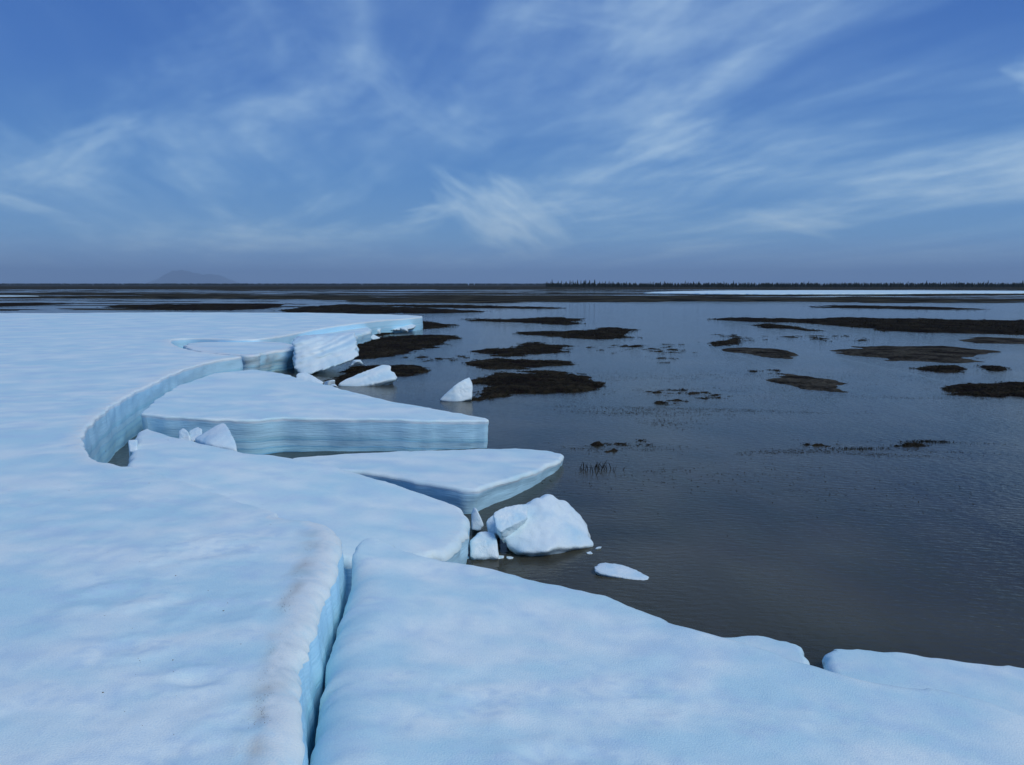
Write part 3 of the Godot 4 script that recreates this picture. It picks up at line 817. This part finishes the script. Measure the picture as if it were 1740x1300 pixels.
const PRINTS = [[-1.33, -3.02, 0.07, 0.035], [-0.99, -2.72, 0.10, 0.03], [0.14, -2.72, 0.08, 0.028], [0.30, -2.72, 0.06, 0.022], [0.49, -2.52, 0.09, 0.035], [-0.32, -2.44, 0.09, 0.028], [-1.75, -3.3, 0.08, 0.025], [-2.1, -3.9, 0.12, 0.03], [0.62, -3.1, 0.06, 0.015], [-0.15, -3.05, 0.10, 0.015], [-1.9, -4.6, 0.14, 0.03], [-1.5, -3.7, 0.12, 0.02]]
func dents(x: float, z: float) -> float:
	var h := 0.0
	for p in PRINTS:
		var dx: float = x - p[0]
		var dz: float = z - p[1]
		var d: float = (dx * dx * 0.7 + dz * dz * 1.5) / (p[2] * p[2])
		if d < 6.0: h -= 0.45 * p[3] * exp(-d) - p[3] * 0.2 * exp(-pow(sqrt(d) - 1.6, 2.0) * 3.0)
	return h

func build_ice():
	var shelf_h := func(x: float, z: float) -> float:
		return 0.65 + dents(x, z)
	var shelf_rim := func(p: Vector2) -> float:
		# broad worn rim along the crevice in front, hardly any where the tongue hangs on, a hand wide elsewhere
		if p.y > -5.4 and p.x > -1.75: return 1.0
		if p.y > -7.0 and p.x > -3.55: return 0.12
		return 0.42
	var o := put("ice_shelf", slab("shelf", shelf_h, {"rim": 0.115, "drop": 0.07, "jag": 0.016, "rimf": shelf_rim, "rough": 0.022, "round": 2, "dirt": 0.9, "flare": 0.06, "rings": 16, "dents": true, "inner": 1.8, "bottom": -0.5}), [M.snow, M.old_wall])
	tag(o, "broad pale ice shelf filling the left side, with a curved rim round the open crevice", "ice shelf")
	var grain := SphereMesh.new()
	grain.radius = 1.0
	grain.height = 1.4
	grain.radial_segments = 6
	grain.rings = 3
	var at := []
	var line := [[-1.30, -4.75], [-1.28, -4.35], [-1.22, -4.05], [-1.17, -3.75], [-1.13, -3.45], [-1.07, -3.15], [-1.02, -2.9], [-0.96, -2.65]]
	for i in 1800:
		var u := rng.randf() * (line.size() - 1.001)
		var j := int(u)
		var x: float = lerpf(line[j][0], line[j + 1][0], u - j) + rng.randfn(0.0, 0.018) + 0.03 * noise.get_noise_1d(u * 3.0)
		var z: float = lerpf(line[j][1], line[j + 1][1], u - j)
		if noise.get_noise_2d(x * 3.0, z * 3.0) < rng.randf_range(-0.35, 0.25): continue
		var r := 0.0004 + 0.0012 * pow(rng.randf(), 6.0)
		at.append(Transform3D(Basis().scaled(Vector3(r * 1.4, r, r)), Vector3(x, 0.65 + dents(x, z) + und(x, z) + r * 0.2, z)))
	for i in 70:
		var z := rng.randf_range(-9.0, -2.5)
		var x := rng.randf_range(0.62 * z, -1.2)
		if x > -0.5 * absf(z) + 1.0: continue
		var r := 0.001 + 0.0026 * pow(rng.randf(), 3.0)
		at.append(Transform3D(Basis().scaled(Vector3(r * 1.4, r, r)), Vector3(x, 0.65 + dents(x, z) + und(x, z) + r * 0.2, z)))
	copies("dirt_grain", grain, M.dirt, at, o)
	var t_h := func(x: float, z: float) -> float: return 0.625 - 0.115 * soft(x + 3.2)
	o = put("ice_slab", slab("slab3", t_h, {"rim": 0.07, "drop": 0.06, "rough": 0.03, "round": 1, "dirt": 0.35, "jag": 0.02}), [M.snow, M.wall])
	tag(o, "long tongue of ice sloping from the shelf down to the broken lumps in the water", "ice slab")
	var s1 := func(x: float, z: float) -> float: return 0.55 - 0.03 * (x + 5.0)
	o = put("ice_slab", slab("slab1", s1, {"rim": 0.03, "drop": 0.03, "rough": 0.035, "round": 0, "rings": 18}), [M.snow, M.wall])
	tag(o, "large fan-shaped ice slab inside the curved crevice, its front face striped with blue layers", "ice slab")
	var s2 := func(x: float, z: float) -> float: return 0.578 - 0.0458 * x + 0.0441 * z
	o = put("ice_slab", slab("slab2", s2, {"rim": 0.05, "drop": 0.04, "rough": 0.03, "round": 1, "flare": -0.10, "dirt": 0.25}), [M.snow, M.wall])
	tag(o, "low pointed ice slab in front of the striped slab, its tip reaching right over the water", "ice slab")
	var f_h := func(x: float, z: float) -> float: return 0.55 - 0.05 * (x + 1.0) + 0.05 * exp(-((x + 1.05) * (x + 1.05) + (z + 5.1) * (z + 5.1)) / 0.35) + dents(x, z)
	o = put("ice_slab", slab("fore", f_h, {"rim": 0.10, "drop": 0.09, "rimf": func(p: Vector2) -> float: return (0.35 + 0.65 * sst(0.15, 0.6, p.distance_to(Vector2(-1.0, -5.0)))) * (2.2 if p.x < -0.4 and p.y > -4.7 else 1.0), "rough": 0.02, "round": 3, "flare": 0.0, "dents": true, "inner": 1.8, "bottom": -0.5}), [M.snow, M.wall])
	tag(o, "wide smooth ice slab across the foreground, right of the narrow crevice", "ice slab")
	var led := func(x: float, z: float) -> float: return 0.12
	o = put("ice_ledge", slab("ledge1", led, {"rim": 0.05, "drop": 0.05, "rough": 0.03, "round": 1}), [M.snow, M.wall])
	tag(o, "small low ice ledge left of the dark gap behind the foreground slab", "ice ledge", "low ledges behind the foreground slab")
	o = put("ice_ledge", slab("ledge2", led, {"rim": 0.06, "drop": 0.05, "rough": 0.03, "round": 1}), [M.snow, M.wall])
	tag(o, "long low ice ledge running to the right edge behind the foreground slab", "ice ledge", "low ledges behind the foreground slab")
	var sk := func(x: float, z: float) -> float: return 0.56
	o = put("ice_slab", slab("sunk", sk, {"rim": 0.06, "drop": 0.06, "rough": 0.10, "jag": 0.05, "relief": 0.07, "round": 1, "dirt": 0.3, "wall_stain": 1.0, "stain": Color(0.92, 0.76, 0.70)}), [M.snow, M.wall])
	tag(o, "sunken ice slab in the farther notch of the shelf, its end face stained pinkish", "ice slab")
	var bk := func(x: float, z: float) -> float: return 0.42
	o = put("ice_slab", slab("back", bk, {"rim": 0.12, "drop": 0.12, "rough": 0.06, "round": 1}), [M.snow, M.wall])
	tag(o, "far low ice slab broken off the shelf, just behind the big tilted block", "ice slab")
	var fr := func(x: float, z: float) -> float: return 0.38
	o = put("ice_bank", slab("farice", fr, {"rim": 0.6, "drop": 0.2, "rough": 0.9, "round": 1, "inner": 5.0, "rings": 3, "bottom": -0.4}), [M.snow, M.wall])
	tag(o, "bright white strip of stranded ice along the far shore below the spruces", "ice bank")
	o = put("ice_bank", slab("farice2", func(x: float, z: float) -> float: return 0.15, {"rim": 0.6, "drop": 0.2, "rough": 0.6, "round": 1, "inner": 5.0, "rings": 3, "bottom": -0.4}), [M.snow, M.wall])
	tag(o, "small white ice patch on the far marsh at the left edge", "ice bank")

# -------------------------------------------------------------------- chunks: worn convex blocks
func icosphere(level: int) -> Array:
	var t := (1.0 + sqrt(5.0)) / 2.0
	var v := PackedVector3Array([Vector3(-1, t, 0), Vector3(1, t, 0), Vector3(-1, -t, 0), Vector3(1, -t, 0), Vector3(0, -1, t), Vector3(0, 1, t), Vector3(0, -1, -t), Vector3(0, 1, -t), Vector3(t, 0, -1), Vector3(t, 0, 1), Vector3(-t, 0, -1), Vector3(-t, 0, 1)])
	var f := PackedInt32Array([0, 11, 5, 0, 5, 1, 0, 1, 7, 0, 7, 10, 0, 10, 11, 1, 5, 9, 5, 11, 4, 11, 10, 2, 10, 7, 6, 7, 1, 8, 3, 9, 4, 3, 4, 2, 3, 2, 6, 3, 6, 8, 3, 8, 9, 4, 9, 5, 2, 4, 11, 6, 2, 10, 8, 6, 7, 9, 8, 1])
	for l in level:
		var mids := {}
		var g := PackedInt32Array()
		for i in range(0, f.size(), 3):
			var m := [0, 0, 0]
			for e in 3:
				var a := f[i + e]
				var b := f[i + (e + 1) % 3]
				var key := mini(a, b) * 100000 + maxi(a, b)
				if not mids.has(key):
					mids[key] = v.size()
					v.append((v[a] + v[b]) * 0.5)
				m[e] = mids[key]
			g.append_array(PackedInt32Array([f[i], m[0], m[2], f[i + 1], m[1], m[0], f[i + 2], m[2], m[1], m[0], m[1], m[2]]))
		f = g
	for i in v.size(): v[i] = v[i].normalized()
	return [v, f]

var spheres := {}
func chunk_mesh(key: String, level: int, sharp: float, rough: float, tone: Color, layers := 0.0) -> Array:
	var a: Array = CHUNK[key]
	var pts := PackedVector3Array()
	var mid := Vector3.ZERO
	for i in range(0, a.size(), 3):
		pts.append(Vector3(a[i], a[i + 1], a[i + 2]))
		mid += pts[-1]
	mid /= pts.size()
	var planes := []
	for i in pts.size():
		for j in range(i + 1, pts.size()):
			for k in range(j + 1, pts.size()):
				var n := (pts[j] - pts[i]).cross(pts[k] - pts[i])
				if n.length() < 1e-6: continue
				n = n.normalized()
				if n.dot(pts[i] - mid) < 0: n = -n
				var ok := true
				for q in pts:
					if n.dot(q - pts[i]) > 1e-4:
						ok = false
						break
				if ok:
					var d := n.dot(pts[i] - mid)
					var twin := false
					for pl in planes:
						if (pl[0] as Vector3).dot(n) > 0.995: twin = true
					if not twin: planes.append([n, d])
	if not spheres.has(level): spheres[level] = icosphere(level)
	var sv: PackedVector3Array = spheres[level][0]
	var sf: PackedInt32Array = spheres[level][1]
	var sh := Shape.new()
	var size := 0.0
	for q in pts: size = maxf(size, q.distance_to(mid))
	for dir in sv:
		var s := 0.0
		for pl in planes:
			var nd: float = (pl[0] as Vector3).dot(dir)
			if nd > 0.001: s += pow(nd / pl[1], sharp)
		var r := pow(s, -1.0 / sharp)
		var at: Vector3 = dir * r
		var u := at / size
		r *= 1.0 + rough * (noise.get_noise_3d(u.x * 1.6 + mid.x, u.y * 1.6, u.z * 1.6 + mid.z) + 0.35 * fine.get_noise_3d(u.x * 7.0, u.y * 7.0, u.z * 7.0 + mid.x))
		var lie := at.dot(Vector3(-0.25, 0.96, 0.1)) * 9.0 + fine.get_noise_3d(u.x, u.y, u.z) * 0.3
		r *= 1.0 + layers * fine.get_noise_1d(lie + mid.x * 7.0)
		var t := layers * 9.0 * fine.get_noise_1d(lie * 0.8 + 4.0) + noise.get_noise_3d(u.x * 1.4, u.y * 2.4 + mid.x, u.z * 1.4)
		sh.add(dir * r, tone.lerp(Color(0.46, 0.74, 0.86), clampf(0.15 + t * 0.9, 0.0, 0.7)))
	for i in range(0, sf.size(), 3):
		sh.tri(0, sf[i], sf[i + 2], sf[i + 1])
	return [sh.mesh(), mid]

func build_chunks():
	var w := Color(0.80, 0.92, 0.91)
	var list := [
		["ice_block", "boulder", 5, 22, 0.10, "biggest rounded ice block beside the foreground slab, overhanging the dark water"],
		["ice_block", "boulder_cap", 5, 26, 0.08, "small squarish ice block leaning on the upper left of the biggest rounded block"],
		["ice_lump", "lump_a", 4, 12, 0.10, "little ice lump wedged left of the squarish block"],
		["ice_lump", "spike", 4, 14, 0.06, "thin upright ice splinter at the tip of the sloping ice tongue"],
		["ice_lump", "lump_b", 4, 12, 0.08, "rounded ice lump in the water just left of the biggest block"],
		["ice_fragment", "fragment", 4, 10, 0.10, "flat half-submerged ice fragment floating alone right of the biggest block"],
		["ice_block", "block_j", 4, 22, 0.05, "lone pointed ice block standing in the water before the dark islet"],
		["ice_block", "block_k", 4, 20, 0.10, "long stranded ice block rising to a peak at its right end"],
		["ice_lump", "chunk_l", 4, 14, 0.10, "small ice rubble lump peeking out behind the striped slab"],
		["ice_block", "block_m", 5, 34, 0.09, "big tilted ice block beyond the striped slab, right of the pinkish face"],
		["ice_block", "block_q", 4, 16, 0.06, "far thick ice block under the end of the shelf's long arm"],
		["ice_block", "plate_q", 3, 16, 0.05, "thin ice plate lying on the far thick block under the shelf's arm"],
		["ice_lump", "debris", 3, 14, 0.10, "small twisted ice rubble where the far shelf arm begins"],
		["ice_block", "wedge", 5, 22, 0.05, "triangular ice wedge standing in the gap against the striped face"],
		["ice_lump", "crumb_a", 4, 14, 0.10, "left of two ice crumbs in the gap beside the triangular wedge"],
		["ice_lump", "crumb_b", 4, 14, 0.10, "right of two ice crumbs in the gap, next to the triangular wedge"],
		["ice_lump", "crumb_c", 4, 22, 0.04, "small ice cube at the lower end of the curved crevice"],
		["ice_lump", "rub0", 3, 12, 0.12, "tiny ice scrap beside the rubble behind the striped slab"],
		["ice_lump", "rub1", 3, 12, 0.12, "second tiny ice scrap on the mud left of the long stranded block"],
		["ice_lump", "rub2", 3, 14, 0.12, "small ice piece at the right foot of the big tilted block"],
		["ice_lump", "rub3", 3, 14, 0.12, "small ice piece on the mud right of the far low slab"],
		["ice_lump", "rub4", 3, 14, 0.12, "ice piece under the left end of the far thick block"],
		["ice_lump", "rub6", 3, 14, 0.12, "broken piece between the far low slab and the shelf's long arm"],
		["ice_lump", "rub7", 3, 14, 0.12, "broken piece at the water just before the far thick block"],
		["ice_lump", "crumb_d", 3, 12, 0.08, "tiny ice crumb on the near edge of the low pointed slab"]]
	for i in 9:
		list.append(["ice_crumb", "brash%d" % i, 3, 12, 0.12, "tiny ice crumb afloat in the brash round the biggest rounded block"])
	for q in list:
		var made := chunk_mesh(q[1], q[2], q[3], q[4], w, 0.05 if q[1] in ["block_m", "block_k", "boulder_cap", "block_q"] else 0.015)
		var o := put(q[0], made[0], [M.chunk])
		o.position = made[1]
		tag(o, q[5], {"ice_block": "ice block", "ice_lump": "ice lump", "ice_fragment": "ice fragment", "ice_crumb": "ice crumb"}[q[0]], "crumbs of the brash" if q[0] == "ice_crumb" else "")

# ==================================================================== islets
const ISLETS = [
	["w", 0.20, "slim dark sedge islet farthest out left of the open channel"], ["w", 0.16, "oval dark sedge islet just below the slim far one, near the centre"],
	["w", 0.14, "ragged dark islet above the two-tongued weed bank"], ["w", 0.14, "flat dark weed bank with thin tongues left of centre"],
	["w", 0.20, "nearest large dark islet behind the lone pointed ice block"], ["w", 0.18, "broad dark mud bank right of the big tilted ice block"],
	["w", 0.15, "dark mud bank behind the long stranded ice block"], ["w", 0.18, "dark mud bank beside the end of the far shelf arm"],
	["w", 0.30, "longest dark sedge bank reaching to the right edge across the channel"], ["w", 0.12, "thin dark spit under the left part of the longest bank"],
	["s", 0.14, "pale-topped low spit cut by the right edge above the broad sandy islet"], ["w", 0.10, "small dark tuft islet left of the broad sandy islet"],
	["s", 0.12, "leaf-shaped mud islet directly below the small tuft islet"], ["s", 0.20, "broad sandy islet with dark shore on the right"],
	["w", 0.12, "small low dark islet below the broad sandy islet"], ["w", 0.10, "tiny dark islet right of the small low one"],
	["s", 0.08, "smooth wet sandbar with a forked right end"], ["w", 0.22, "dark grassy islet cut by the right edge, nearest on the right"],
	["w", 0.30, "long dark bank beyond the ice shelf at left"], ["w", 0.32, "long dark bank beyond the ice shelf behind its arm"],
	["w", 0.14, "thin dark spit beyond the shelf reaching into the channel"], ["w", 0.22, "dark bank at the left edge beyond the ice shelf"],
	["w", 0.12, "thin far spit in the channel at upper right"],
	["f", 0.1, "scattered weed shoal right of the nearest large dark islet"], ["f", 0.1, "faint weed shoal left of the leaf-shaped mud islet"], ["f", 0.1, "faint weed shoal off the pointed slab's tip"],
	["f", 0.1, "thin weed streak in the open water at centre right"], ["f", 0.1, "faint weed streak right of the dark weed mat"], ["f", 0.1, "weed specks left of the smooth wet sandbar"],
	["f", 0.1, "thin weed lines between the longest bank and the broad sandy islet"], ["f", 0.1, "broken weed bank between the left mud bank and the two-tongued weed bank"], ["f", 0.1, "weed streaks in the channel below the oval dark islet"]]

func tuft_mesh(blades: int, height: float, width: float, spread: float, lean: float) -> ArrayMesh:
	var sh := Shape.new()
	for i in blades:
		var a := rng.randf() * TAU
		var at := Vector3(rng.randf_range(-spread, spread), -0.02, rng.randf_range(-spread, spread))
		var side := Vector3(cos(a), 0, sin(a)) * width * rng.randf_range(0.6, 1.2)
		var tip := at + Vector3(rng.randf_range(-lean, lean), height * rng.randf_range(0.5, 1.1), rng.randf_range(-lean, lean))
		var m := at.lerp(tip, 0.55) + Vector3(0, height * 0.08, 0)
		var v0 := sh.add(at - side)
		var v1 := sh.add(at + side)
		var v2 := sh.add(m - side * 0.7)
		var v3 := sh.add(m + side * 0.7)
		var v4 := sh.add(tip)
		sh.tri(0, v0, v1, v2)
		sh.tri(0, v1, v3, v2)
		sh.tri(0, v2, v3, v4)
	return sh.mesh()

func copies(called: String, mesh: Mesh, mat: Material, at: Array, parent: Node = null) -> MultiMeshInstance3D:
	var mm := MultiMesh.new()
	mm.transform_format = MultiMesh.TRANSFORM_3D
	mm.mesh = mesh
	mm.instance_count = at.size()
	for i in at.size(): mm.set_instance_transform(i, at[i])
	var o := MultiMeshInstance3D.new()
	o.name = called if parent else numbered(called)
	o.multimesh = mm
	o.material_override = mat
	if parent: parent.add_child(o, true)
	else: add_child(o)
	o.set_meta("kind", "stuff")
	return o

func reach(p: PackedVector2Array, q: Vector2) -> float:
	# distance to the outline, more than 0 inside
	var best := 1e9
	for i in p.size():
		best = minf(best, q.distance_squared_to(Geometry2D.get_closest_point_to_segment(q, p[i], p[(i + 1) % p.size()])))
	return sqrt(best) * (1.0 if Geometry2D.is_point_in_polygon(q, p) else -1.0)

func build_islets():
	var tuft := tuft_mesh(9, 0.10, 0.012, 0.10, 0.06)
	for k in ISLETS.size():
		var q: Array = ISLETS[k]
		var p := chaikin(outline("islet%d" % k), 1)
		var box := bounds(p)
		var dist := box.get_center().length()
		var wide := clampf(minf(box.size.x, box.size.y) * 0.16, 0.15, 1.2)
		var pad := wide * 2.2
		box = box.grow(pad)
		var high: float = q[1] * 0.33
		var flat: bool = q[0] == "f"
		var dx := maxf(dist * 0.0026, 0.04)
		var dz := maxf(dist * dist * 0.0005, 0.07)
		var nx := mini(int(box.size.x / dx), 320) + 2
		var nz := mini(int(box.size.y / dz), 90) + 6
		var sh := Shape.new()
		var dark := Color(0.017, 0.0155, 0.0135)
		var sand := Color(0.085, 0.080, 0.066)
		var grow := []
		var f := 6.0 / clampf(dist * 0.25, 3.0, 12.0)
		for j in nz + 1:
			for i in nx + 1:
				var x := box.position.x + box.size.x * i / nx
				var z := box.position.y + box.size.y * j / nz
				var sd := reach(p, Vector2(x, z)) + noise.get_noise_2d(x * f * 0.25, z * f * 0.3 + k) * wide * 1.6 + wide * 0.12
				var rise := sst(-1.2 * wide, 1.6 * wide, sd)
				var bumps := noise.get_noise_2d(x * f * 0.6 + 50.0, z * f * 1.3) + 0.7 * noise.get_noise_2d(x * f * 2.0, z * f * 3.6 + 9.0)
				var h := -0.34
				if flat: h = -0.16 + rise * (0.135 + 0.08 * bumps)
				elif q[0] == "s": h = lerpf(-0.10, high, rise) + bumps * 0.022
				else: h = lerpf(-0.09, high, rise) + bumps * lerpf(0.045, 0.03 + high * 0.25, rise)
				if rise <= 0.0: h = -0.34
				var t := noise.get_noise_2d(x * 0.7, z * 1.3) + 0.5 * bumps
				var tone := dark.lerp(Color(0.050, 0.043, 0.030), clampf(0.3 + t, 0.0, 1.0))
				if q[0] == "s": tone = dark.lerp(sand, clampf(0.62 + t * 1.2, 0.0, 1.0))
				sh.add(Vector3(x, h, z), tone)
				if h > -0.012 and h < 0.03: grow.append(Vector3(x, maxf(h, -0.01), z))
				elif h >= 0.03 and (i * 7 + j * 3) % 2 == 0: grow.append(Vector3(x, h, z))
		for j in nz:
			for i in nx:
				var a := j * (nx + 1) + i
				var b := a + nx + 1
				var deep := maxf(maxf(sh.v[a].y, sh.v[a + 1].y), maxf(sh.v[b].y, sh.v[b + 1].y))
				if deep < -0.3: continue
				sh.tri(0, a, a + 1, b)
				sh.tri(0, a + 1, b + 1, b)
		var root := Node3D.new()
		root.name = numbered("weed_shoal" if flat else "marsh_islet")
		add_child(root)
		tag(root, q[2], "shoal" if flat else "islet")
		put("turf", sh.mesh(), [M.turf], root)
		if q[0] != "s" and grow.size():
			var at := []
			var count := mini(grow.size(), 3500)
			for i in count:
				var s: Vector3 = grow[rng.randi() % grow.size()]
				var big := rng.randf_range(0.45, 1.2) * clampf(dist / 28.0, 0.55, 2.0)
				at.append(Transform3D(Basis(Vector3.UP, rng.randf() * TAU).scaled(Vector3(big * 1.2, big * (0.36 if not flat else 0.26), big * 1.2)), s + Vector3(rng.randf_range(-dx, dx), 0, rng.randf_range(-dz, dz) * 0.5)))
			copies("grass", tuft, M.grass, at, root)

func build_weeds():
	# drowned sedge lying along the surface in drifts: centre x, z, half length, half width, turn, count
	var drifts := [[2.5, -13.6, 1.6, 0.5, 0.1, 260], [3.6, -14.0, 2.6, 0.25, 0.15, 260], [2.8, -12.6, 0.5, 0.5, 0.0, 90], [1.6, -10.6, 1.2, 0.25, -0.05, 110], [4.2, -10.4, 1.2, 0.22, -0.15, 120], [5.0, -10.2, 1.3, 0.16, 0.18, 110], [6.3, -11.0, 0.9, 0.10, 0.1, 60], [6.0, -10.4, 1.0, 0.12, 0.25, 50], [4.0, -16.5, 5.0, 1.8, 0.0, 330], [7.0, -19.5, 5.0, 1.2, 0.1, 200], [2.4, -9.0, 2.2, 1.0, 0.0, 110], [4.0, -8.4, 2.5, 1.2, 0.1, 110], [8.5, -15.5, 2.0, 0.2, 0.1, 60], [3.3, -19.0, 3.0, 0.9, 0.0, 170]]
	var strand := tuft_mesh(5, 0.025, 0.009, 0.10, 0.14)
	var at := []
	for d in drifts:
		for i in d[5]:
			var u := rng.randfn(0.0, 0.5)
			var v := rng.randfn(0.0, 0.5)
			var x: float = d[0] + (u * d[2]) * cos(d[4]) + v * d[3] * sin(d[4])
			var z: float = d[1] + u * d[2] * sin(d[4]) + v * d[3]
			var big := rng.randf_range(0.4, 1.1)
			at.append(Transform3D(Basis(Vector3.UP, rng.randf_range(-0.5, 0.5)).scaled(Vector3(big * 1.5, big, big * 0.5)), Vector3(x, 0.006, z)))
	var o := copies("water_sedge", strand, M.sedge, at)
	tag(o, "scattered drifts of dark drowned sedge lying on the open water", "sedge", "", "stuff")
	# two thicker mats and one upright tuft
	var mats := [[4.95, -10.55, 0.42, 0.06, "dark weed mat in the open water at centre right"], [6.15, -11.05, 0.34, 0.05, "smaller dark weed mat farther right in the open water"], [1.05, -9.35, 0.26, 0.14, "upright dark grass tuft in the water off the pointed slab's tip"]]
	for k in 3:
		var q: Array = mats[k]
		var sh := Shape.new()
		for i in (160 if k < 2 else 46):
			var base := Vector3(rng.randfn(0, 0.5) * q[2], -0.04, rng.randfn(0, 0.5) * q[3] * 1.5)
			var a := rng.randf() * TAU
			var side := Vector3(cos(a), 0, sin(a)) * 0.006
			var tip := base + (Vector3(rng.randf_range(-0.12, 0.12), rng.randf_range(0.05, 0.075), rng.randf_range(-0.05, 0.05)) if k < 2 else Vector3(rng.randf_range(-0.09, 0.09), rng.randf_range(0.08, 0.17), rng.randf_range(-0.05, 0.05)))
			var v0 := sh.add(base - side)
			var v1 := sh.add(base + side)
			var v2 := sh.add(base.lerp(tip, 0.6) - side * 0.7 + Vector3(0, 0.012, 0))
			var v3 := sh.add(base.lerp(tip, 0.6) + side * 0.7 + Vector3(0, 0.012, 0))
			var v4 := sh.add(tip)
			sh.tri(0, v0, v1, v2)
			sh.tri(0, v1, v3, v2)
			sh.tri(0, v2, v3, v4)
		var m := put("weed_mat" if k < 2 else "grass_tuft", sh.mesh(), [M.sedge])
		m.position = Vector3(q[0], 0, q[1])
		tag(m, q[4], "weed mat" if k < 2 else "grass", "", "stuff")

# ==================================================================== far trees
func crown_mesh(sd: int) -> ArrayMesh:
	var r := RandomNumberGenerator.new()
	r.seed = sd
	var sh := Shape.new()
	var tiers := 9
	for j in tiers:
		var t := j / float(tiers)
		var y := 0.10 + 0.86 * t
		var rad := 0.17 * pow(1.0 - t, 0.8) * r.randf_range(0.7, 1.15) + 0.012
		var top := sh.add(Vector3(0, y + 0.15, 0))
		var first := sh.v.size()
		for i in 12:
			var a := i / 12.0 * TAU + j * 0.4
			var q := rad * (r.randf_range(0.75, 1.2) if i % 2 == 0 else r.randf_range(0.35, 0.6))
			sh.add(Vector3(cos(a) * q, y - (0.03 if i % 2 == 0 else -0.015), sin(a) * q))
		for i in 12: sh.tri(0, top, first + i, first + (i + 1) % 12)
	return sh.mesh()

func build_trees():
	var crowns := [crown_mesh(1), crown_mesh(2), crown_mesh(3), crown_mesh(4)]
	var trunk := CylinderMesh.new()
	trunk.top_radius = 0.006
	trunk.bottom_radius = 0.016
	trunk.height = 0.8
	trunk.radial_segments = 6
	trunk.rings = 1
	var label := "slim dark spruce standing in the far tree line along the right horizon"
	for i in 240:
		var s := i / 239.0
		var d := rng.randf_range(640, 720)
		var px := 927.0 + s * 830.0 + rng.randf_range(-3, 3)
		var x := (px - 870.0) / 1290.0 * d
		var hh := rng.randf_range(3.2, 5.2) + 2.4 * noise.get_noise_1d(px * 0.02)
		if px < 1010: hh += 1.2
		if rng.randf() < 0.08: hh += 1.4
		var root := Node3D.new()
		root.name = numbered("spruce_tree")
		add_child(root)
		root.position = Vector3(x, shore(x, d) - 0.1, -d)
		root.rotation.y = rng.randf() * TAU
		root.scale = Vector3(hh * rng.randf_range(0.8, 1.3), hh, hh * rng.randf_range(0.8, 1.3))
		tag(root, label, "tree", "spruces of the far tree line")
		var tr := put("trunk", trunk, [M.trunk], root)
		tr.position.y = 0.4
		put("crown", crowns[i % 4], [M.crown], root)
	var at := []
	for i in 3600:
		var d := rng.randf_range(735, 900)
		var px := 928.0 + rng.randf() * 1100.0
		var x := (px - 870.0) / 1290.0 * d
		var hh := rng.randf_range(2.6, 5.0)
		at.append(Transform3D(Basis(Vector3.UP, rng.randf() * TAU).scaled(Vector3(hh * 1.7, hh, hh * 1.7)), Vector3(x, shore(x, d) - 0.2, -d)))
	var o := copies("spruce_wood", crowns[1], M.crown, at)
	tag(o, "dark mass of spruce wood behind the far tree line at right", "wood", "", "stuff")
	at = []
	for i in 6000:
		var d := rng.randf_range(2200, 2700)
		var px := -700.0 + rng.randf() * 1650.0
		var x := (px - 870.0) / 1290.0 * d
		var hh := rng.randf_range(5.0, 7.5)
		at.append(Transform3D(Basis(Vector3.UP, rng.randf() * TAU).scaled(Vector3(hh * 2.2, hh, hh * 2.2)), Vector3(x, shore(x, d) - 0.3, -d)))
	o = copies("spruce_wood", crowns[2], M.crown, at)
	tag(o, "low dark band of far wood along the left horizon", "wood", "", "stuff")
